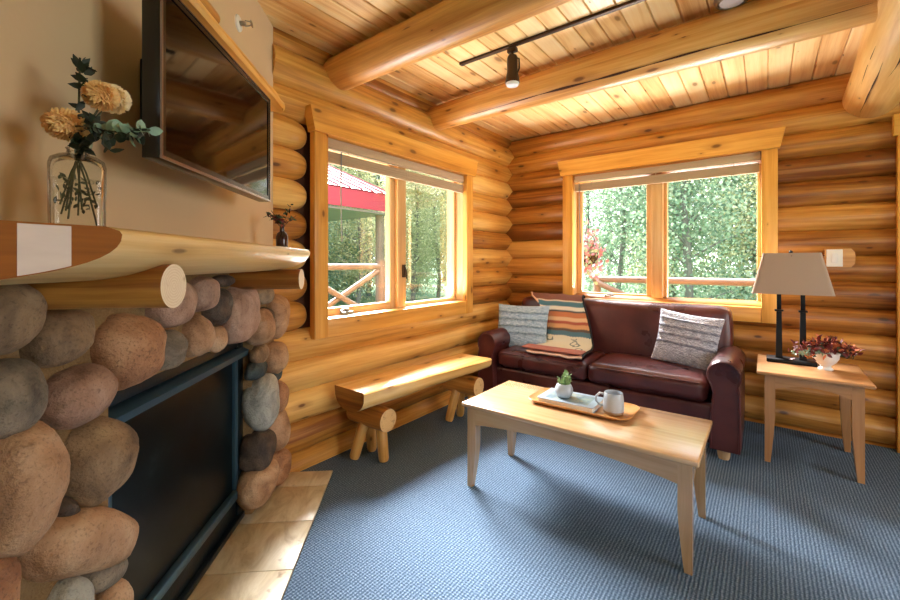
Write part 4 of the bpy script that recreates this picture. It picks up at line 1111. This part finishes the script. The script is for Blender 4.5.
# left/right x limits along the path
xl = [.35, .35, .35, .40, .48, .56, .60, .63, .62, .60, .57, .60, .62]; xr = [.86, .86, .87, .89, .92, .96, 1.0, 1.03, 1.05, 1.06, 1.06, 1.07, 1.08]
def interp(a, t):
    k = min(len(a) - 2, int(t)); f = t - k
    return a[k] + (a[k + 1] - a[k]) * f
b = MB(); nj, ni = 96, 24; Ls = [0]
for k in range(1, len(path)): Ls.append(Ls[-1] + math.dist(path[k - 1], path[k]))
top = []; arc = []
for j in range(nj + 1):
    t = j / nj * (len(path) - 1.0001); k = int(t); f = t - k
    def cr(a, i):
        p0, p1, p2, p3 = a[max(0, i - 1)], a[i], a[min(len(a) - 1, i + 1)], a[min(len(a) - 1, i + 2)]
        return .5 * ((2 * p1) + (-p0 + p2) * f + (2 * p0 - 5 * p1 + 4 * p2 - p3) * f * f + (-p0 + 3 * p1 - 3 * p2 + p3) * f ** 3)
    y = cr([p[0] for p in path], k); z = cr([p[1] for p in path], k); s_a = Ls[k] + (Ls[k + 1] - Ls[k]) * f
    a, c_ = interp(xl, t), interp(xr, t)
    for i in range(ni + 1):
        q = i / ni; x = a + (c_ - a) * q
        fold = .005 * noise.noise(Vector((x * 9, s_a * 3, 2))) + .003 * math.sin(x * 40 + s_a * 3)
        top.append(Vector((x, y - .004 + fold * .6 - .001, z + .012 + fold))); arc.append(s_a)
vs = top + [v + Vector((0, .006, -.012)) for v in top]; nn_ = len(top); fs = []; uvs = []
for j in range(nj):
    for i in range(ni):
        a = j * (ni + 1) + i; fs.append([a, a + ni + 1, a + ni + 2, a + 1]); uvs.append([(vs[k][0], arc[k]) for k in fs[-1]])
        fs.append([q + nn_ for q in (a, a + 1, a + ni + 2, a + ni + 1)]); uvs.append([(vs[k][0], arc[k - nn_]) for k in fs[-1]])
b.add(vs, fs, uvs, .5, M['blanket'])
ou = b.uv[0][0][0] - uvs[0][0][0]; ov = b.uv[0][0][1] - uvs[0][0][1]
b.uv = [[(u_ - ou, (v_ - ov) / Ls[-1] * 1.0) for u_, v_ in uv] for uv in b.uv]
b.build('blanket_cloth', None, BL, sharp=180)
b = MB(); b.tube([top[j * (ni + 1) + ni] for j in range(4, nj + 1)], .008, 8); b.build('dark_binding', M['bindark'], BL)
b = MB(); b.tube([top[j * (ni + 1)] + Vector((0, -.003, 0)) for j in range(0, 34)], .008, 8); b.build('cream_binding', M['piping'], BL); b = MB(); b.tube([top[nj * (ni + 1) + i] for i in range(ni + 1)], .009, 8); b.build('cream_binding', M['piping'], BL)
# (second fold on the seat: the throw's lower end doubled)
b = MB(); b.box((.56, 3.12, .521), (1.06, 3.25, .536), .006, 3, m=None); o = b.build('folded_end', plain('rust_wool', (176, 112, 96), .95, .5, 200, var=.25), BL)

# ------------------------------------------------------------------ switch, ceiling lights
SW = thing('light_switch', 'white light switch plate on a flattened patch of the back log wall', 'switch', (2.572, YB - .012, 1.268))
b = MB(); b.box((-.042, -.012, -.06), (.042, .004, .06), .004); b.build('plate', M['plate'], SW)
b = MB(); b.box((-.017, -.017, -.034), (.017, -.01, .034), .003); b.build('rocker', M['white'], SW)
b = MB(); b.add([(x_, y_, z_) for y_ in (0, .03) for x_, z_ in [(-.05, -.065), (.085, -.065), (.103, -.04), (.108, 0), (.103, .04), (.085, .065), (-.05, .065)]], [list(range(7))[::1], list(range(7, 14))[::-1]] + [[k, (k + 1) % 7 + 0, (k + 1) % 7 + 7, k + 7] for k in range(7)], None, .7)
b.build('flat_pad', M['logdark'], SW, smooth=False)

TK = thing('track_light', 'dark bronze track rail with one hanging spot head between the ceiling beams', 'light', (.585, 2.215, ZC))
b = MB(); b.box((0, -.014, -.016), (1.62, .014, 0), .003); b.box((-.004, -.016, -.018), (.02, .016, 0), .003); b.build('rail', M['bronze'], TK)
hd = MB(); hx_ = .385
hd.box((hx_ - .03, -.016, -.05), (hx_ + .03, .016, -.024), .004); hd.tube([(hx_, 0, -.05), (hx_, 0, -.09)], .008, 10); hd.build('adapter', M['bronze'], TK)
b = MB(); b.lathe([(0, 0), (.026, .0), (.032, -.015), (.033, -.10), (.041, -.14), (.044, -.165), (.041, -.166), (0, -.155)], 28, c=(hx_, 0, -.07)); o = b.build('lamp_head', M['bronze'], TK)
b = MB(); b.tube([(hx_ + .02, 0, -.085), (hx_ + .045, 0, -.10), (hx_ + .046, 0, -.16), (hx_ + .03, 0, -.19)], .005, 8); b.build('yoke', M['bronze'], TK)
b = MB(); b.lathe([(.039, .01), (.041, -.008), (.034, -.02), (0, -.026)], 28, c=(hx_, 0, -.232)); b.build('lamp_lens', M['lens'], TK)
DL = thing('ceiling_downlight', 'round white and chrome downlight on the ceiling near the wide beam', 'light', (2.06, 2.44, ZC))
b = MB(); b.lathe([(.0, 0), (.075, 0), (.078, -.03), (.07, -.046), (.058, -.05), (.056, -.044), (0, -.044)], 36); b.build('trim_ring', M['steel'], DL)
b = MB(); b.lathe([(.054, -.044), (.05, -.05), (.03, -.054), (0, -.056)], 30); b.build('lens', M['lens'], DL)

# ------------------------------------------------------------------ outdoors
b = MB(); b.box((-60, -60, -.75), (60, 80, -.7)); tag(struct('ground', b, M['lawn']))
b = MB()
x_ = -2.15
while x_ < -.35: b.box((x_, -2, -.1), (x_ + .13, 4.0, -.06), .004, grain=1, tone=rnd.random()); x_ += .14
b2 = MB()
for y_ in [YB + .4 + .14 * k for k in range(12)]: b.box((-.3, y_, -.1), (6, y_ + .13, -.06), .004, tone=rnd.random())
b.box((-2.1, -1.9, -.7), (-2.0, -1.8, -.1)); b.box((-2.1, 3.8, -.7), (-2.0, 3.9, -.1)); b.box((.2, 5.85, -.7), (.3, 5.95, -.1)); b.box((3.8, 5.85, -.7), (3.9, 5.95, -.1))
struct('deck_floor', b, M['deckwood'])
def rail_log(b, p0, p1, r): log(b, p0, p1, r, r, seg=12, step=.3, wob=.08, tone=rnd.uniform(.3, .7))
RL = thing('log_railing', 'peeled log deck railing with crossed braces outside the window by the bench', 'railing')
b = MB(); rail_log(b, (-2, -1.0, 1.18), (-2, 3.9, 1.18), .04); b.build('top_rail', M['deckwood'], RL)
b = MB(); rail_log(b, (-2, -1.0, .12), (-2, 3.9, .12), .035); b.build('bottom_rail', M['deckwood'], RL)
for y_ in (.5, 2.2, 3.92): b = MB(); rail_log(b, (-2, y_, -.1), (-2, y_, 1.26), .06); b.build('post', M['deckwood'], RL)
for y0_, y1_ in ((.55, 2.15), (2.65, 3.86)):
    for q in (0, 1):
        b = MB(); rail_log(b, (-2 + .03 * q, y0_, .16 + .35 if not q else 1.12), (-2 + .03 * q, y1_, 1.12 if not q else .46), .036); b.build('cross_brace', M['deckwood'], RL)
RL2 = thing('log_railing', 'peeled log railing seen through the window above the sofa', 'railing')
b = MB(); rail_log(b, (.25, 5.9, 1.0), (4.2, 5.9, 1.0), .045); b.build('top_rail', M['deckwood'], RL2)
for x_ in (.30, 4.1): b = MB(); rail_log(b, (x_, 5.9, -.1), (x_, 5.9, .96), .05); b.build('post', M['deckwood'], RL2)
b = MB(); rail_log(b, (.3, 5.86, .96), (1.5, 5.86, .42), .04); b.build('diagonal_brace', M['deckwood'], RL2)
b = MB(); rail_log(b, (3.4, 5.86, .98), (2.6, 5.86, .5), .05); b.build('diagonal_brace', M['deckwood'], RL2)

# red-roofed shelter
RS = thing('red_roof_shelter', 'open shelter with ribbed red metal roof outside the window by the bench', 'shelter')
yE = 6.6; xe = -4.5; ze = 2.72
b = MB(); sl = .42
b.add([(xe, -3, ze), (xe, yE, ze), (xe - 3.2, yE, ze + 3.2 * sl), (xe - 3.2, -3, ze + 3.2 * sl), (xe, -3, ze + .03), (xe, yE, ze + .03), (xe - 3.2, yE, ze + 3.2 * sl + .03), (xe - 3.2, -3, ze + 3.2 * sl + .03)],
      [[3, 2, 1, 0], [4, 5, 6, 7], [0, 1, 5, 4], [1, 2, 6, 5], [2, 3, 7, 6], [3, 0, 4, 7]])
y_ = -3
while y_ < yE:
    b.add([(xe, y_, ze + .03), (xe, y_ + .05, ze + .03), (xe, y_ + .025, ze + .07), (xe - 3.2, y_, ze + 3.2 * sl + .03), (xe - 3.2, y_ + .05, ze + 3.2 * sl + .03), (xe - 3.2, y_ + .025, ze + 3.2 * sl + .07)], [[0, 1, 2], [3, 5, 4], [0, 2, 5, 3], [1, 4, 5, 2]]); y_ += .3
b.build('roof', M['redroof'], RS, smooth=False)
b = MB(); b.box((xe - .04, -3, ze - .36), (xe + .0, yE, ze + .02)); b.build('fascia', plain('pink_red_fascia', (160, 50, 66), .5), RS)
b = MB(); b.box((xe - 3.2, -3, ze - .42), (xe - .04, yE, ze - .38)); b.build('soffit', M['soffit'], RS)
for x_, y_ in ((xe - .3, 6.5), (xe - 3.0, 5.1), (xe - 3.0, -2)): b = MB(); b.tube([(x_, y_, -.7), (x_, y_, ze - .4)], .1, 12); b.build('post', M['deckwood'], RS)

# hanging flower basket
HB = thing('hanging_flower_basket', 'pink and white flowering basket hanging outside the window above the sofa', 'flower basket', (.42, 5.2, 1.32))
r_ = random.Random(4); b = MB(); b2 = MB()
for i in range(420):
    p = Vector((r_.gauss(0, .075), r_.gauss(0, .08), r_.gauss(.02, .15))); p.x += .03 * (1 if p.z > 0 else -1) * 0
    leafquad(b if r_.random() < .55 else b2, p, rv(r_), rv(r_), .055, .045)
b.build('blossoms', M['pinkpetal'], HB, sharp=180); b2.build('basket_leaves', M['leafpale'], HB, sharp=180)
b = MB(); b.lathe([(0, -.12), (.08, -.1), (.12, 0), (.0, .0)], 18); b.build('basket', M['soil'], HB)
b = MB()
for a in (0, 2.1, 4.2): b.tube([(.11 * math.cos(a), .11 * math.sin(a), 0), (0, 0, .5), (0, 0, 1.25)], .004, 5)
b.build('hanger_wire', M['black'], HB)

# trees: a few kinds, then copies
def make_tree(kind, seed):
    r_ = random.Random(seed); e = thing(kind, 'x', 'tree')
    if 'spruce' in kind:
        H_ = 9; b = MB(); b.tube([(0, 0, 0), (0, 0, H_ * .95)], [.16, .03], 8); b.build('trunk', M['bark'], e)
        b = MB()
        for i in range(8000):
            t = r_.random() ** .8; z = .6 + t * (H_ - .6); rr = 1.7 * (1 - t) + .12; a = r_.uniform(0, 6.28); q = r_.random() ** .5 * rr
            d = Vector((math.cos(a), math.sin(a), -.35)); leafquad(b, (q * math.cos(a), q * math.sin(a), z - q * .25), d + rv(r_) * .4, Vector((0, 0, 1)) + rv(r_) * .5, .26, .09, bend=.3, tone=min(1, max(0, r_.gauss(.45, .25))))
        b.build('foliage', M['fol2'], e, smooth=False)
    else:
        H_ = r_.uniform(7.5, 9.5); b = MB(); pts = [(.12 * math.sin(k * 1.3 + seed), .12 * math.cos(k + seed), H_ * k / 7) for k in range(8)]; b.tube(pts, [.11 * (1 - .11 * k) for k in range(8)], 8)
        cl = []
        for k in range(44):
            z = r_.uniform(.03, 1) * H_; a = r_.uniform(0, 6.28); L = r_.uniform(.5, 1.7) * (1 - .5 * z / H_); p0 = Vector(pts[min(7, int(z / H_ * 7))]); p0.z = z; p1 = p0 + Vector((L * math.cos(a), L * math.sin(a), L * .5))
            b.tube([p0, p0.lerp(p1, .5) + Vector((0, 0, .05)), p1], [.03, .02, .008], 5); cl.append(p1); cl.append(p0.lerp(p1, .6))
        b.build('trunk', M['bark'], e)
        b = MB()
        for i in range(13000):
            c_ = r_.choice(cl); p = c_ + Vector((r_.gauss(0, .46), r_.gauss(0, .46), r_.gauss(0, .42))); leafquad(b, p, rv(r_), rv(r_), .085, .065, bend=.1, tone=min(1, max(0, r_.gauss(.5, .28))))
        b.build('foliage', M['fol3'] if 'yellow' in kind else M['fol1'], e, smooth=False)
    return e
protos = [make_tree('birch_tree', 1), make_tree('birch_tree', 2), make_tree('yellow_birch_tree', 3), make_tree('spruce_tree', 4)]
r_ = random.Random(21); placed = []
def place(x, y, k, s=1.0):
    used = protos[k].get('used_', 0)
    if not used: o = protos[k]; o['used_'] = 1
    else: o = copy_tree(protos[k])
    o.location = (x, y, -.72); o.rotation_euler = (0, 0, r_.uniform(0, 6.28)); o.scale = (s, s, s); placed.append((o, x, y, k))
# beyond the back window
for row, (yy_, n_, spread) in enumerate(((13.5, 8, 2.1), (16.5, 8, 2.6), (20, 9, 3.0), (25, 9, 3.8), (31, 10, 4.6))):
    for i in range(n_):
        place(-4 + (i + .3 * (row % 2)) * spread + r_.uniform(-.5, .5), yy_ + r_.uniform(-1, 1), r_.choice([0, 1, 1, 3, 0, 2]), r_.uniform(.9, 1.25))
# beyond the left window
for row, (xx_, n_, spread) in enumerate(((-12.5, 7, 2.3), (-15.5, 8, 2.4), (-19, 8, 3.0), (-24, 9, 3.6))):
    for i in range(n_):
        place(xx_ + r_.uniform(-1, 1), 3.5 + i * spread + r_.uniform(-.6, .6), r_.choice([0, 2, 3, 1, 2]), r_.uniform(.9, 1.2))
for o, x, y, k in placed:
    kind = ['green birch', 'leafy green birch', 'yellowing birch', 'dark spruce'][k]
    if x < -8 and y < 24 and not (y > 9.4 and x > -7):
        o['label'] = '%s tree past the lawn beyond the window by the bench' % kind; o['group'] = '%s trees past the lawn by the bench window' % kind
    else:
        o['label'] = '%s tree in the wood beyond the window above the sofa' % kind; o['group'] = '%s trees beyond the sofa window' % kind
for p in protos:
    if 'used_' in p: del p['used_']
for o, *_ in placed:
    if 'used_' in o: del o['used_']

# ------------------------------------------------------------------ light
w = bpy.data.worlds.new('overcast_sky'); scene.world = w; w.use_nodes = True; nt = w.node_tree; nt.nodes.clear()
out = nt.nodes.new('ShaderNodeOutputWorld'); bg = nt.nodes.new('ShaderNodeBackground'); tc = nt.nodes.new('ShaderNodeTexCoord'); sp_ = nt.nodes.new('ShaderNodeSeparateXYZ'); cr_ = nt.nodes.new('ShaderNodeValToRGB')
nt.links.new(tc.outputs['Generated'], sp_.inputs[0]); nt.links.new(sp_.outputs[2], cr_.inputs[0]); nt.links.new(cr_.outputs[0], bg.inputs[0]); nt.links.new(bg.outputs[0], out.inputs[0])
cr_.color_ramp.elements[0].color = (.9, .94, .96, 1); cr_.color_ramp.elements[1].color = (.72, .85, 1, 1)
bg.inputs[1].default_value = 4.2
def area(name, loc, rot, sx, sy, power, col=(1, 1, 1), portal=False):
    l = bpy.data.lights.new(name, 'AREA'); l.shape = 'RECTANGLE'; l.size = sx; l.size_y = sy; l.energy = power; l.color = col
    if portal: l.cycles.is_portal = True
    o = bpy.data.objects.new(name, l); C.objects.link(o); o.location = loc; o.rotation_euler = rot; return o
# portals at the openings guide the sky light in
area('portal_left_window', (-.22, (LW[0] + LW[1]) / 2, (LW[2] + LW[3]) / 2), (0, R(-90), 0), LW[3] - LW[2], LW[1] - LW[0], 1, portal=True)
area('portal_back_window', ((RW[0] + RW[1]) / 2, YB + .22, (RW[2] + RW[3]) / 2), (R(-90), 0, 0), RW[1] - RW[0], RW[3] - RW[2], 1, portal=True)
# daylight at the right window, and an added fill lamp outside the rear one
area('rear_window_fill', (3.5, YR - .3, 1.25), (R(108), 0, 0), 2.4, 1.8, 9, (1, .97, .93))
area('daylight_right_window', (XR + .25, 1.9, 1.5), (0, R(92), 0), 1.4, 1.3, 52, (1, .97, .93))
# added uplights below both sills, standing in for light off the deck
area('deck_bounce_fill_back', ((RW[0] + RW[1]) / 2, YB + .62, .62), Vector((0, -.78, .62)).to_track_quat('-Z', 'Y').to_euler(), 1.7, .5, 122, (.97, .98, 1))
area('deck_bounce_fill_left', (-.62, (LW[0] + LW[1]) / 2, .62), Vector((.78, 0, .62)).to_track_quat('-Z', 'Y').to_euler(), 1.6, .5, 70, (.97, .98, 1))
sl = bpy.data.lights.new('soft_sun', 'SUN'); sl.energy = 58.0; sl.angle = R(38); sl.color = (1, .99, .97)
so = bpy.data.objects.new('soft_sun', sl); C.objects.link(so); so.location = (-6, 8, 9)
so.rotation_euler = Vector((.80, -.52, -.82)).to_track_quat('-Z', 'Y').to_euler()

# ------------------------------------------------------------------ camera
cam = bpy.data.cameras.new('camera'); co_ = bpy.data.objects.new('camera', cam); C.objects.link(co_); scene.camera = co_
co_.location = (CX, 0, CZ); co_.rotation_euler = (R(90), 0, YAW); cam.sensor_width = 36; cam.lens = 36 * fpx / 900; cam.shift_y = -38 / 900; cam.clip_start = .02
scene.view_settings.view_transform = 'Standard'; scene.view_settings.look = 'None'; scene.view_settings.gamma = 1; scene.view_settings.exposure = 0.27
scene.view_settings.use_curve_mapping = False
cy = scene.cycles; cy.use_denoising = True; cy.max_bounces = 10; cy.diffuse_bounces = 6; cy.transparent_max_bounces = 24; cy.sample_clamp_indirect = 6; cy.caustics_reflective = False; cy.caustics_refractive = False
